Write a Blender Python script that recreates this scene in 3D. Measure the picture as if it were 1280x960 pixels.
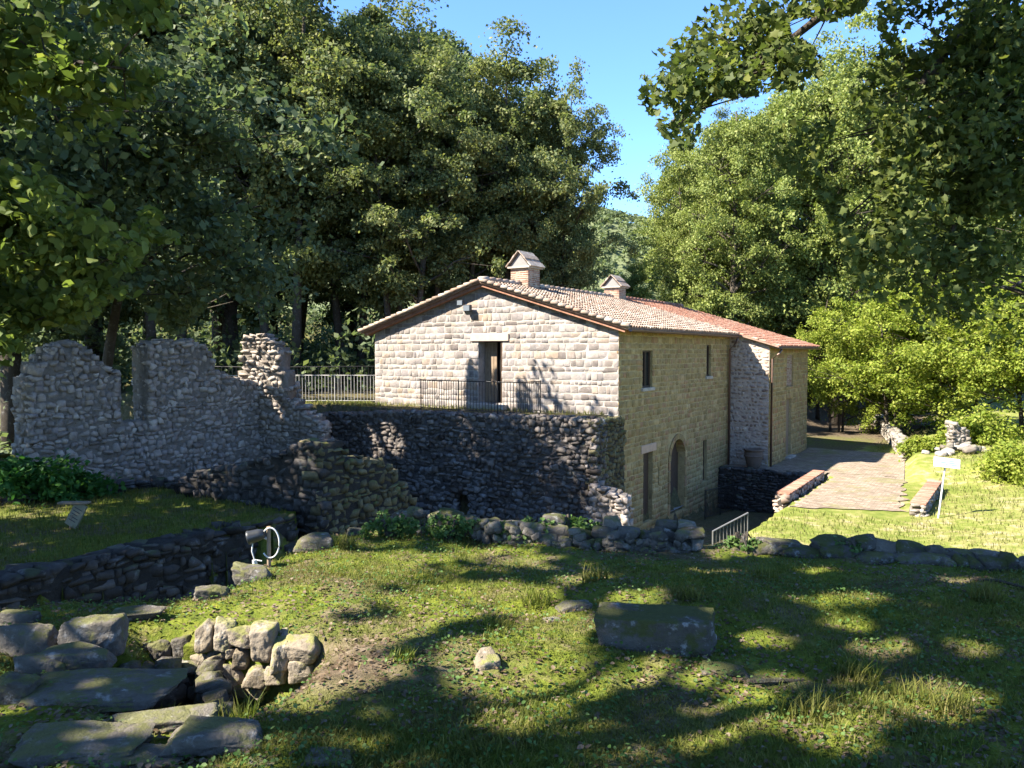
import bpy, bmesh, math, random
import numpy as np
from mathutils import Vector, Matrix, noise as mnoise
for o in list(bpy.data.objects): bpy.data.objects.remove(o)
sc = bpy.context.scene
COL = sc.collection
R = math.radians
rng = np.random.default_rng(7)
random.seed(7)

# ------------------------------------------------------------------ camera (eye at world origin, looking along +Y)
F = 980.0
PITCH = math.atan(42 / F)
cd = bpy.data.cameras.new('camera'); cam = bpy.data.objects.new('camera', cd); COL.objects.link(cam)
cd.sensor_width = 36; cd.lens = 36 * F / 1280; cd.clip_start = 0.05; cd.clip_end = 3000
cam.location = (0, 0, 0); cam.rotation_euler = (math.pi / 2 - PITCH, 0, 0)
sc.camera = cam

# ------------------------------------------------------------------ sky, sun, exposure
SUN = Vector((-5.2, -2.0, 5.45)).normalized()          # towards the sun
elev = math.asin(SUN.z); azim = math.atan2(SUN.x, SUN.y)
w = bpy.data.worlds.new('World'); sc.world = w; w.use_nodes = True
wn = w.node_tree.nodes; wl = w.node_tree.links
sky = wn.new('ShaderNodeTexSky'); sky.sky_type = 'NISHITA'; sky.sun_disc = False
sky.sun_elevation = elev; sky.sun_rotation = azim; sky.altitude = 300; sky.air_density = 0.75
sky.dust_density = 0.0; sky.ozone_density = 9.0
wl.new(sky.outputs[0], wn['Background'].inputs[0]); wn['Background'].inputs[1].default_value = 0.108
sl = bpy.data.lights.new('sun', 'SUN'); so = bpy.data.objects.new('sun', sl); COL.objects.link(so)
sl.energy = 5.0; sl.angle = R(0.53); sl.color = (1.0, 0.94, 0.84)
so.rotation_euler = (-SUN).to_track_quat('-Z', 'Y').to_euler()
sc.view_settings.view_transform = 'Standard'; sc.view_settings.look = 'None'
sc.view_settings.gamma = 1.0; sc.view_settings.exposure = 2.3
sc.render.engine = 'CYCLES'
cy = sc.cycles
cy.max_bounces = 8; cy.diffuse_bounces = 5; cy.glossy_bounces = 2; cy.transmission_bounces = 4; cy.transparent_max_bounces = 4
cy.caustics_reflective = False; cy.caustics_refractive = False
cy.use_denoising = True
try:
    cy.denoiser = 'OPENIMAGEDENOISE'; cy.denoising_prefilter = 'ACCURATE'
except Exception: pass

# ------------------------------------------------------------------ helpers
def at(px, py, Y):
    """world point seen at photo pixel (px,py) at distance Y (survey of the photograph)"""
    u = (px - 640) / F; v = (480 - py) / F
    cp, sp = math.cos(PITCH), math.sin(PITCH)
    d = np.array([u, cp + v * sp, -sp + v * cp])
    return d * (Y / d[1])

def unit(v):
    v = np.asarray(v, float); return v / np.linalg.norm(v)

def link(o, parent=None):
    COL.objects.link(o)
    if parent is not None: o.parent = parent
    return o

def tag(o, label=None, cat=None, group=None, kind=None):
    if label: o['label'] = label
    if cat: o['category'] = cat
    if group: o['group'] = group
    if kind: o['kind'] = kind
    return o

def empty(name, loc, label=None, cat=None, group=None, rz=0.0):
    o = bpy.data.objects.new(name, None); o.empty_display_size = .2
    o.location = tuple(float(c) for c in loc); o.rotation_euler = (0, 0, rz)
    link(o); return tag(o, label, cat, group)

def np_mesh(name, V, faces, mat=None, smooth=False, rnd=None, mats=None, midx=None):
    """faces: list of int arrays (n,k). rnd: per-face float in the same order"""
    me = bpy.data.meshes.new(name)
    V = np.ascontiguousarray(V, dtype=np.float32)
    faces = [np.ascontiguousarray(f, dtype=np.int32) for f in faces if len(f)]
    nl = sum(f.size for f in faces); npoly = sum(len(f) for f in faces)
    me.vertices.add(len(V)); me.vertices.foreach_set('co', V.ravel())
    me.loops.add(nl); me.loops.foreach_set('vertex_index', np.concatenate([f.ravel() for f in faces]))
    me.polygons.add(npoly)
    starts = []; s = 0
    for f in faces:
        starts.append(s + np.arange(len(f), dtype=np.int32) * f.shape[1]); s += f.size
    me.polygons.foreach_set('loop_start', np.concatenate(starts))
    if smooth: me.polygons.foreach_set('use_smooth', np.ones(npoly, dtype=bool))
    me.update(calc_edges=True)
    if rnd is not None:
        a = me.attributes.new('rnd', 'FLOAT', 'FACE'); a.data.foreach_set('value', np.asarray(rnd, dtype=np.float32))
    if mats:
        for m in mats: me.materials.append(m)
        if midx is not None: me.polygons.foreach_set('material_index', np.asarray(midx, dtype=np.int32))
    elif mat: me.materials.append(mat)
    return me

def mesh_obj(name, me, parent=None, loc=(0, 0, 0)):
    o = bpy.data.objects.new(name, me); o.location = tuple(float(c) for c in loc); return link(o, parent)

class MB:
    """collects simple solids into one mesh"""
    def __init__(s): s.v = []; s.f = []
    def add(s, vs, fs):
        b = len(s.v); s.v += [tuple(float(c) for c in p) for p in vs]; s.f += [tuple(b + i for i in f) for f in fs]; return s
    def box(s, x0, x1, y0, y1, z0, z1):
        vs = [(x, y, z) for z in (z0, z1) for y in (y0, y1) for x in (x0, x1)]
        return s.add(vs, [(0, 2, 3, 1), (4, 5, 7, 6), (0, 1, 5, 4), (2, 6, 7, 3), (0, 4, 6, 2), (1, 3, 7, 5)])
    def tube(s, pts, rad, n=6, cap=True):
        pts = [Vector(p) for p in pts]
        if not hasattr(rad, '__len__'): rad = [rad] * len(pts)
        rings = []
        up = Vector((0, 0, 1))
        for i, p in enumerate(pts):
            d = (pts[min(i + 1, len(pts) - 1)] - pts[max(i - 1, 0)]).normalized()
            a = d.cross(up)
            if a.length < .2: a = d.cross(Vector((1, 0, 0)))
            a.normalize(); b = a.cross(d)
            rings.append([p + (a * math.cos(2 * math.pi * k / n) + b * math.sin(2 * math.pi * k / n)) * rad[i] for k in range(n)])
        vs = [q for r in rings for q in r]; fs = []
        for i in range(len(pts) - 1):
            for k in range(n):
                fs.append((i * n + k, i * n + (k + 1) % n, (i + 1) * n + (k + 1) % n, (i + 1) * n + k))
        if cap: fs.append(tuple(range(n - 1, -1, -1))); fs.append(tuple((len(pts) - 1) * n + k for k in range(n)))
        return s.add(vs, fs)
    def lathe(s, prof, n=20, c=(0, 0, 0)):
        vs = [(c[0] + r * math.cos(2 * math.pi * k / n), c[1] + r * math.sin(2 * math.pi * k / n), c[2] + z) for r, z in prof for k in range(n)]
        fs = [(i * n + k, i * n + (k + 1) % n, (i + 1) * n + (k + 1) % n, (i + 1) * n + k) for i in range(len(prof) - 1) for k in range(n)]
        return s.add(vs, fs)
    def build(s, name, mat, parent=None, loc=(0, 0, 0), smooth=False, bevel=0):
        me = bpy.data.meshes.new(name); me.from_pydata(s.v, [], s.f); me.materials.append(mat)
        bm = bmesh.new(); bm.from_mesh(me); bmesh.ops.recalc_face_normals(bm, faces=bm.faces)
        if bevel: bmesh.ops.bevel(bm, geom=list(bm.edges), offset=bevel, segments=1, affect='EDGES', profile=.5)
        bm.to_mesh(me); bm.free()
        if smooth: me.polygons.foreach_set('use_smooth', np.ones(len(me.polygons), dtype=bool))
        me.update(); return mesh_obj(name, me, parent, loc)

def euler_mats(E):
    cx, sx = np.cos(E[:, 0]), np.sin(E[:, 0]); cyy, syy = np.cos(E[:, 1]), np.sin(E[:, 1]); cz, sz = np.cos(E[:, 2]), np.sin(E[:, 2])
    M = np.empty((len(E), 3, 3))
    M[:, 0, 0] = cyy * cz; M[:, 0, 1] = sx * syy * cz - cx * sz; M[:, 0, 2] = cx * syy * cz + sx * sz
    M[:, 1, 0] = cyy * sz; M[:, 1, 1] = sx * syy * sz + cx * cz; M[:, 1, 2] = cx * syy * sz - sx * cz
    M[:, 2, 0] = -syy; M[:, 2, 1] = sx * cyy; M[:, 2, 2] = cx * cyy
    return M

def vnoise(x, y, s=1.0, oz=0.0):
    return np.array([mnoise.noise((a * s, b * s, oz)) for a, b in zip(np.ravel(x), np.ravel(y))]).reshape(np.shape(x))

# ------------------------------------------------------------------ materials
class N:
    def __init__(s, name):
        s.m = bpy.data.materials.new(name); s.m.use_nodes = True; s.t = s.m.node_tree
        s.b = s.t.nodes['Principled BSDF']; s.out = s.t.nodes['Material Output']
    def n(s, typ, **kw):
        x = s.t.nodes.new('ShaderNode' + typ)
        for k, v in kw.items(): setattr(x, k, v)
        return x
    def l(s, a, b): s.t.links.new(a, b)
    def pos(s):
        return s.n('NewGeometry').outputs['Position']
    def noise(s, scale, detail=4, rough=.55, vec=None, dist=0.0):
        x = s.n('TexNoise'); x.inputs['Scale'].default_value = scale; x.inputs['Detail'].default_value = detail
        x.inputs['Roughness'].default_value = rough; x.inputs['Distortion'].default_value = dist
        s.l(vec if vec is not None else s.pos(), x.inputs['Vector']); return x.outputs['Fac']
    def ramp(s, fac, stops, interp='LINEAR'):
        x = s.n('ValToRGB'); x.color_ramp.interpolation = interp; e = x.color_ramp.elements
        while len(e) < len(stops): e.new(0.5)
        for i, (p, c) in enumerate(stops):
            e[i].position = p; e[i].color = (c[0], c[1], c[2], 1) if hasattr(c, '__len__') else (c, c, c, 1)
        s.l(fac, x.inputs[0]); return x.outputs[0]
    def mix(s, fac, a, b, mode='MIX'):
        x = s.n('Mix', data_type='RGBA', blend_type=mode)
        for sock, v in ((x.inputs[0], fac), (x.inputs[6], a), (x.inputs[7], b)):
            if isinstance(v, (int, float)): sock.default_value = v
            elif isinstance(v, (tuple, list)): sock.default_value = (v[0], v[1], v[2], 1)
            else: s.l(v, sock)
        return x.outputs[2]
    def math(s, op, a, b=0.0, clamp=False):
        x = s.n('Math', operation=op, use_clamp=clamp)
        for sock, v in ((x.inputs[0], a), (x.inputs[1], b)):
            if isinstance(v, (int, float)): sock.default_value = v
            else: s.l(v, sock)
        return x.outputs[0]
    def rnd(s):
        a = s.n('Attribute', attribute_name='rnd').outputs['Fac']; o = s.n('ObjectInfo').outputs['Random']
        return s.math('FRACT', s.math('ADD', a, o))
    def up(s):
        x = s.n('SeparateXYZ'); s.l(s.n('NewGeometry').outputs['Normal'], x.inputs[0]); return x.outputs[2]
    def bump(s, h, strength=.5, dist=.02):
        x = s.n('Bump'); x.inputs['Strength'].default_value = strength; x.inputs['Distance'].default_value = dist
        s.l(h, x.inputs['Height']); s.l(x.outputs[0], s.b.inputs['Normal'])
    def done(s, col, rough=.85, spec=.25):
        if isinstance(col, (tuple, list)): s.b.inputs['Base Color'].default_value = (*col[:3], 1)
        else: s.l(col, s.b.inputs['Base Color'])
        if isinstance(rough, (int, float)): s.b.inputs['Roughness'].default_value = rough
        else: s.l(rough, s.b.inputs['Roughness'])
        s.b.inputs['Specular IOR Level'].default_value = spec
        return s.m

def stone_mat(name, stops, moss=0.0, mosscol=(.07, .085, .02), grain=30, lichen=.15, bump=.6, bdist=.012, lichcol=(.42, .41, .38), mscale=2.2):
    k = N(name)
    c = k.ramp(k.rnd(), stops)
    n1 = k.noise(grain * .25, 5, .6); n2 = k.noise(grain, 6, .65)
    c = k.mix(k.ramp(n1, [(.3, 0), (.75, 1)]), c, k.mix(1.0, c, (.62, .60, .56), 'MULTIPLY'))
    c = k.mix(.55, c, k.ramp(n2, [(.28, (.35, .35, .35)), (.72, (1.45, 1.42, 1.38))]), 'MULTIPLY')
    if lichen: c = k.mix(k.math('MULTIPLY', k.ramp(k.noise(grain * .4, 6, .7), [(.56, 0), (.66, 1)]), lichen), c, lichcol)
    if moss:
        m = k.math('ADD', k.math('MULTIPLY', k.up(), .12), k.noise(mscale, 8, .68))
        f = k.math('MULTIPLY', k.ramp(m, [(.66 - moss * .25, 0), (.76 - moss * .25, 1)]), min(1, moss * 1.6), True)
        mc = k.mix(k.noise(40, 3), mosscol, tuple(1.9 * q for q in mosscol))
        c = k.mix(f, c, mc)
    k.bump(k.math('ADD', k.math('ADD', k.math('MULTIPLY', n1, .8), n2), k.math('MULTIPLY', k.noise(grain * 4, 4, .7), .45)), bump, bdist)
    return k.done(c, .92, .15)

def crackle(m, scale=5.0):
    """fractures and pits for big near stones"""
    t = m.node_tree; k = N.__new__(N); k.m = m; k.t = t; k.b = t.nodes['Principled BSDF']; k.out = t.nodes['Material Output']
    v = k.n('TexVoronoi', feature='DISTANCE_TO_EDGE'); v.inputs['Scale'].default_value = scale
    d = k.n('Mix', data_type='VECTOR'); d.inputs[0].default_value = .16
    nz_ = k.n('TexNoise'); nz_.inputs['Scale'].default_value = 6; k.l(k.pos(), nz_.inputs['Vector']); k.l(k.pos(), d.inputs[4]); k.l(nz_.outputs['Color'], d.inputs[5]); k.l(d.outputs[1], v.inputs['Vector'])
    cr = k.ramp(v.outputs['Distance'], [(0, 0), (.09, 1)])
    bm_ = k.n('Bump'); bm_.inputs['Strength'].default_value = .22; bm_.inputs['Distance'].default_value = .03
    k.l(cr, bm_.inputs['Height']); old = k.b.inputs['Normal'].links[0].from_socket; k.l(old, bm_.inputs['Normal']); k.l(bm_.outputs[0], k.b.inputs['Normal'])
    return m

def leaf_mat(name, stops, trans=.35, gloss=.35, hue_noise=.25, nscale=.35, col2=None):
    k = N(name)
    c = k.ramp(k.rnd(), stops)
    n1 = k.noise(nscale, 4)
    c = k.mix(k.ramp(n1, [(.35, 0), (.65, hue_noise)]), c, col2 or tuple(min(1, q * 1.25) for q in stops[-1][1]))
    k.done(c, .6, gloss * .45)
    tr = k.n('BsdfTranslucent'); k.l(k.mix(1.0, c, (1.2, 1.3, .8), 'MULTIPLY'), tr.inputs[0])
    mx = k.n('MixShader'); mx.inputs[0].default_value = trans
    k.l(k.b.outputs[0], mx.inputs[1]); k.l(tr.outputs[0], mx.inputs[2]); k.l(mx.outputs[0], k.out.inputs[0])
    return k.m

def plain(name, col, rough=.6, spec=.3, metal=0, var=.25, scale=12):
    k = N(name)
    c = k.mix(k.noise(scale, 5), tuple(q * (1 - var) for q in col), tuple(min(1, q * (1 + var)) for q in col))
    k.b.inputs['Metallic'].default_value = metal
    k.bump(k.noise(scale * 4, 4), .15, .004)
    return k.done(c, rough, spec)

M = {}
M['gable_stone'] = stone_mat('gable_stone', [(0, (.14, .118, .108)), (.2, (.25, .22, .198)), (.45, (.31, .275, .255)), (.7, (.20, .178, .172)), (.88, (.31, .24, .18)), (1, (.37, .33, .30))], grain=9, lichen=.3, bdist=.02)
M['side_stone'] = stone_mat('side_stone', [(0, (.26, .185, .08)), (.35, (.38, .28, .125)), (.65, (.32, .235, .11)), (.85, (.34, .20, .105)), (1, (.46, .35, .17))], grain=9, lichen=.1, bdist=.02)
M['back_stone'] = stone_mat('back_stone', [(0, (.20, .14, .11)), (.35, (.40, .32, .26)), (.6, (.28, .20, .17)), (1, (.52, .44, .36))], grain=9, lichen=.15, bdist=.02)
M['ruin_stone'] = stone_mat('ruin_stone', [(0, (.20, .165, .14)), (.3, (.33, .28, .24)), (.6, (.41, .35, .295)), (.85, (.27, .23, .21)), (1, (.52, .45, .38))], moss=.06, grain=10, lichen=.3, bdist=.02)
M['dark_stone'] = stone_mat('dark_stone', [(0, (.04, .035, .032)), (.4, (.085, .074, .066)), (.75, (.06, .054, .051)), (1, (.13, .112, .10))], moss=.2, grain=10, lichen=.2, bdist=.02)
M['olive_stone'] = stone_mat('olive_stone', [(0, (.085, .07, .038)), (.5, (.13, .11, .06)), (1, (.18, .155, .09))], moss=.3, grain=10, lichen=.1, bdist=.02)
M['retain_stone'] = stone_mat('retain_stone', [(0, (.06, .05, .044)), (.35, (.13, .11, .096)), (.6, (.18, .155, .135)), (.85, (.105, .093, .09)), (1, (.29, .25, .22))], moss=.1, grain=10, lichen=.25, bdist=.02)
M['plaster_rubble'] = stone_mat('plaster_rubble', [(0, (.17, .16, .155)), (.5, (.25, .235, .225)), (1, (.36, .34, .32))], grain=14, lichen=.35, bump=1.0, bdist=.05)
M['fore_stone'] = stone_mat('fore_stone', [(0, (.08, .07, .058)), (.4, (.13, .115, .095)), (.8, (.105, .094, .082)), (1, (.20, .18, .15))], moss=.42, mosscol=(.065, .066, .015), grain=26, lichen=.35, bdist=.02, mscale=7)
M['block_stone'] = stone_mat('block_stone', [(0, (.075, .066, .055)), (1, (.10, .09, .075))], moss=.62, mosscol=(.038, .040, .012), grain=26, lichen=.45, bdist=.02, mscale=6)
crackle(M['fore_stone'])
M['warm_stone'] = stone_mat('warm_stone', [(0, (.17, .14, .10)), (.5, (.23, .19, .14)), (1, (.29, .245, .185))], moss=.42, mosscol=(.10, .105, .02), grain=30, lichen=.25, bdist=.015, mscale=9)
M['pale_rubble'] = stone_mat('pale_rubble', [(0, (.16, .135, .11)), (.5, (.24, .21, .175)), (1, (.33, .30, .26))], moss=.15, grain=10, lichen=.2)
M['gable_mortar'] = stone_mat('gable_mortar', [(0, (.36, .325, .29)), (1, (.36, .325, .29))], grain=12, lichen=.1, bump=.5, bdist=.015)
M['side_mortar'] = stone_mat('side_mortar', [(0, (.40, .31, .155)), (1, (.40, .31, .155))], grain=12, lichen=.1, bump=.5, bdist=.015)
M['retain_mortar'] = stone_mat('retain_mortar', [(0, (.12, .108, .10)), (1, (.12, .108, .10))], grain=16, lichen=.2, bump=1, bdist=.05)
M['back_mortar'] = stone_mat('back_mortar', [(0, (.40, .33, .27)), (1, (.40, .33, .27))], grain=12, lichen=.1, bump=.5, bdist=.015)
M['dark_mortar'] = stone_mat('dark_mortar', [(0, (.05, .045, .04)), (1, (.05, .045, .04))], grain=14, lichen=0, bump=1, bdist=.04)
M['ruin_mortar'] = stone_mat('ruin_mortar', [(0, (.23, .20, .17)), (1, (.23, .20, .17))], grain=14, lichen=.1, bump=1, bdist=.04)
M['brick'] = stone_mat('brick', [(0, (.24, .115, .075)), (.5, (.33, .17, .115)), (1, (.42, .27, .20))], grain=18, lichen=.2)
M['brick_mortar'] = stone_mat('brick_mortar', [(0, (.40, .33, .26)), (1, (.40, .33, .26))], grain=18, lichen=0)
M['tile_old'] = stone_mat('tile_old', [(0, (.20, .145, .11)), (.25, (.33, .265, .215)), (.5, (.28, .185, .135)), (.75, (.40, .345, .29)), (1, (.30, .215, .16))], grain=16, lichen=.6, lichcol=(.44, .40, .36), bdist=.01)
M['tile_new'] = stone_mat('tile_new', [(0, (.22, .10, .07)), (.4, (.29, .14, .095)), (.8, (.33, .18, .125)), (1, (.30, .20, .15))], grain=16, lichen=.4, bdist=.01)
M['wood'] = plain('wood', (.06, .038, .024), .7, .2, 0, .4, 9)
M['old_wood'] = plain('old_wood', (.20, .145, .095), .8, .2, 0, .35, 9)
M['iron'] = plain('iron', (.035, .033, .032), .5, .4, .6, .3, 20)
M['pale_iron'] = plain('pale_iron', (.36, .34, .31), .5, .4, .3, .15, 20)
M['copper'] = plain('copper', (.16, .10, .075), .45, .4, .6, .3, 8)
M['white_metal'] = plain('white_metal', (.45, .45, .43), .45, .4, 0, .06, 10)
M['grey_metal'] = plain('grey_metal', (.17, .165, .155), .5, .4, .3, .2, 20)
M['white_cable'] = plain('white_cable', (.5, .49, .45), .4, .4, 0, .05, 10)
M['black_plastic'] = plain('black_plastic', (.022, .023, .024), .4, .5, 0, .2, 10)
M['lamp_glass'] = plain('lamp_glass', (.10, .115, .13), .5, .3, 0, .1, 5)
M['sign_face'] = plain('sign_face', (.58, .60, .60), .35, .4, 0, .03, 6)
M['sign_ink'] = plain('sign_ink', (.12, .22, .38), .5, .3, 0, .05, 6)
M['board'] = plain('board', (.20, .175, .11), .7, .2, 0, .2, 14)
M['terracotta'] = plain('terracotta', (.11, .08, .06), .8, .2, 0, .35, 7)
M['slab'] = stone_mat('slab', [(0, (.40, .36, .31)), (1, (.40, .36, .31))], grain=8, lichen=.2)
k = N('glass'); k.b.inputs['Metallic'].default_value = 0; M['glass'] = k.done((.015, .017, .018), .08, .6)
k = N('dark_inside'); M['dark_inside'] = k.done((.012, .011, .010), .95, .05)
M['bark'] = stone_mat('bark', [(0, (.06, .048, .036)), (1, (.09, .075, .058))], moss=.1, grain=14, lichen=.2, bump=1, bdist=.02)
M['leaf_alder'] = leaf_mat('leaf_alder', [(0, (.05, .072, .03)), (.4, (.09, .116, .046)), (.75, (.135, .152, .056)), (1, (.22, .215, .08))], .4, .35)
M['leaf_dark'] = leaf_mat('leaf_dark', [(0, (.044, .066, .036)), (.6, (.076, .104, .05)), (1, (.135, .155, .066))], .4, .3)
M['leaf_pale'] = leaf_mat('leaf_pale', [(0, (.09, .125, .03)), (.5, (.145, .18, .042)), (1, (.23, .245, .07))], .33, .4)
M['leaf_bright'] = leaf_mat('leaf_bright', [(0, (.10, .145, .018)), (.5, (.165, .21, .026)), (1, (.26, .27, .05))], .42, .35)
M['leaf_lime'] = leaf_mat('leaf_lime', [(0, (.045, .075, .018)), (.5, (.07, .108, .024)), (.85, (.11, .14, .03)), (1, (.19, .19, .045))], .45, .35)
M['leaf_maple'] = leaf_mat('leaf_maple', [(0, (.03, .048, .014)), (.5, (.055, .08, .02)), (.85, (.085, .105, .026)), (1, (.16, .165, .04))], .42, .4)
M['leaf_ivy'] = leaf_mat('leaf_ivy', [(0, (.02, .07, .015)), (.6, (.03, .10, .018)), (1, (.06, .13, .025))], .3, .4)
M['leaf_hill'] = leaf_mat('leaf_hill', [(0, (.10, .125, .06)), (.6, (.125, .15, .072)), (1, (.15, .17, .085))], .3, .05)  # kept pale: slight distance haze is put into the leaf colour
M['blade'] = leaf_mat('blade', [(0, (.05, .076, .013)), (.45, (.09, .12, .017)), (.8, (.145, .16, .024)), (1, (.26, .23, .07))], .45, .25, .75, 2.6, (.13, .105, .035))
M['blade_lawn'] = leaf_mat('blade_lawn', [(0, (.08, .11, .018)), (.6, (.125, .155, .026)), (1, (.21, .195, .07))], .4, .25, .8, .9, (.24, .20, .085))
M['clover'] = leaf_mat('clover', [(0, (.04, .085, .018)), (.6, (.065, .12, .026)), (1, (.12, .17, .06))], .35, .3)
M['dead_leaf'] = leaf_mat('dead_leaf', [(0, (.06, .038, .02)), (.5, (.10, .068, .04)), (1, (.17, .13, .09))], .15, .3, .1)

# ground: colour follows what grows or lies there (attribute 'zone': 0 grass+moss, 1 bare earth / litter, 2 sunny lawn)
k = N('ground_cover')
z = k.n('Attribute', attribute_name='zone').outputs['Fac']
n1 = k.noise(1.3, 6, .6); n2 = k.noise(9, 6, .65); n3 = k.noise(60, 4, .7)
grass = k.ramp(n2, [(.3, (.05, .068, .012)), (.5, (.10, .122, .014)), (.7, (.165, .175, .02))])
dirt = k.ramp(n2, [(.3, (.05, .036, .022)), (.55, (.105, .078, .05)), (.75, (.17, .135, .095))])
lawn = k.ramp(k.math('ADD', k.math('MULTIPLY', k.noise(2.5, 6, .6), .5), k.math('MULTIPLY', k.noise(.45, 5, .6), .5)), [(.36, (.085, .11, .02)), (.48, (.135, .155, .03)), (.56, (.20, .19, .06)), (.64, (.28, .235, .14))])
c = k.mix(k.ramp(k.math('ADD', k.math('MULTIPLY', n1, .7), k.math('MULTIPLY', n2, .4)), [(.535, 0), (.65, .85)]), grass, dirt)
c = k.mix(k.math('MINIMUM', z, 1.0), c, dirt)
c = k.mix(k.math('SUBTRACT', z, 1.0, True), c, lawn)
c = k.mix(.6, c, k.ramp(n3, [(.3, (.45, .45, .45)), (.7, (1.4, 1.4, 1.4))]), 'MULTIPLY')
k.bump(k.math('ADD', n2, k.math('MULTIPLY', n3, .5)), .9, .03)
M['ground'] = k.done(c, .95, .1)
k = N('paving')
br = k.n('TexBrick'); br.inputs['Scale'].default_value = 1.0
br.inputs['Brick Width'].default_value = .26; br.inputs['Row Height'].default_value = .14; br.inputs['Mortar Size'].default_value = .012
br.inputs['Color1'].default_value = (.15, .11, .08, 1); br.inputs['Color2'].default_value = (.26, .205, .155, 1); br.inputs['Mortar'].default_value = (.12, .105, .07, 1)
mp = k.n('Mapping'); mp.inputs['Rotation'].default_value = (0, 0, R(32.4)); k.l(k.pos(), mp.inputs[0]); k.l(mp.outputs[0], br.inputs['Vector'])
c = k.mix(k.ramp(k.noise(.9, 6, .65), [(.52, 0), (.66, .7)]), br.outputs[0], (.14, .14, .05))
c = k.mix(.4, c, k.ramp(k.noise(7, 5), [(.3, (.5, .5, .5)), (.7, (1.4, 1.35, 1.3))]), 'MULTIPLY')
k.bump(br.outputs['Fac'], -.6, .02)
M['paving'] = k.done(c, .9, .15)

# ------------------------------------------------------------------ house frame (local x to the right along the gable, y back along the long side)
HA = R(32.4)
HC = np.array([3.45, 25.4, -6.2])
D1 = np.array([math.sin(HA), math.cos(HA), 0]); DX = np.array([math.cos(HA), -math.sin(HA), 0])
def h2w(x, y, z=0.0): return HC + DX * x + D1 * y + np.array([0, 0, z])
def w2h(X, Y):
    dx = X - HC[0]; dy = Y - HC[1]
    return dx * DX[0] + dy * DX[1], dx * D1[0] + dy * D1[1]

# ------------------------------------------------------------------ terrain
def in_poly(X, Y, poly):
    r = np.zeros(X.shape, bool); n = len(poly)
    for i in range(n):
        x0, y0 = poly[i]; x1, y1 = poly[(i + 1) % n]
        cnd = ((y0 > Y) != (y1 > Y)) & (X < (x1 - x0) * (Y - y0) / (y1 - y0 + 1e-12) + x0)
        r ^= cnd
    return r
def edge_dist(X, Y, poly):
    d = np.full(X.shape, 1e9); n = len(poly)
    for i in range(n):
        a = np.array(poly[i]); b = np.array(poly[(i + 1) % n]); ab = b - a
        t = np.clip(((X - a[0]) * ab[0] + (Y - a[1]) * ab[1]) / (ab @ ab), 0, 1)
        d = np.minimum(d, np.hypot(X - a[0] - t * ab[0], Y - a[1] - t * ab[1]))
    return d
def sstep(a, b, x):
    t = np.clip((x - a) / (b - a), 0, 1); return t * t * (3 - 2 * t)

PLAT = [(-7, -6), (12, -6), (12, 5.6), (4.4, 6.35), (3.3, 6.75), (1.57, 7.2), (0, 7.65), (-1.25, 8.4), (-1.8, 7.6), (-2.1, 6.5), (-2.0, 5.35), (-3.0, 5.3), (-4.4, 5.0), (-7, 4.6)]
GTER = [(-7.3, 10.9), (-5.6, 14.0), (-4.3, 16.0), (-8.6, 18.8), (-11.6, 16.4), (-16, 12), (-14, 9)]
HOLE = [(-2.35, 4.45), (-1.86, 4.62), (-1.52, 3.86), (-1.98, 3.86)]
TW0 = np.array([2.5, 23.5]); TW1 = np.array([-7.6, 29.5])
TERR = [(2.05, 24.35), (-7.25, 30.0), (-9.5, 31.0), (-8.5, 33), tuple(h2w(-10.5, .3)[:2]), tuple(h2w(0, .3)[:2])]
def plat_z(X, Y):
    z = -1.62 - .045 * (Y - 3)
    z = z + .05 * np.exp(-(((X + .2) / .8) ** 2 + ((Y - 4.2) / .5) ** 2)) + .10 * np.exp(-(((X - 1.3) / 1.6) ** 2 + ((Y - 5.4) / .7) ** 2))
    z = z + .06 * np.exp(-(((X + 1.3) / .7) ** 2 + ((Y - 5.6) / .7) ** 2))
    return z
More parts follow.
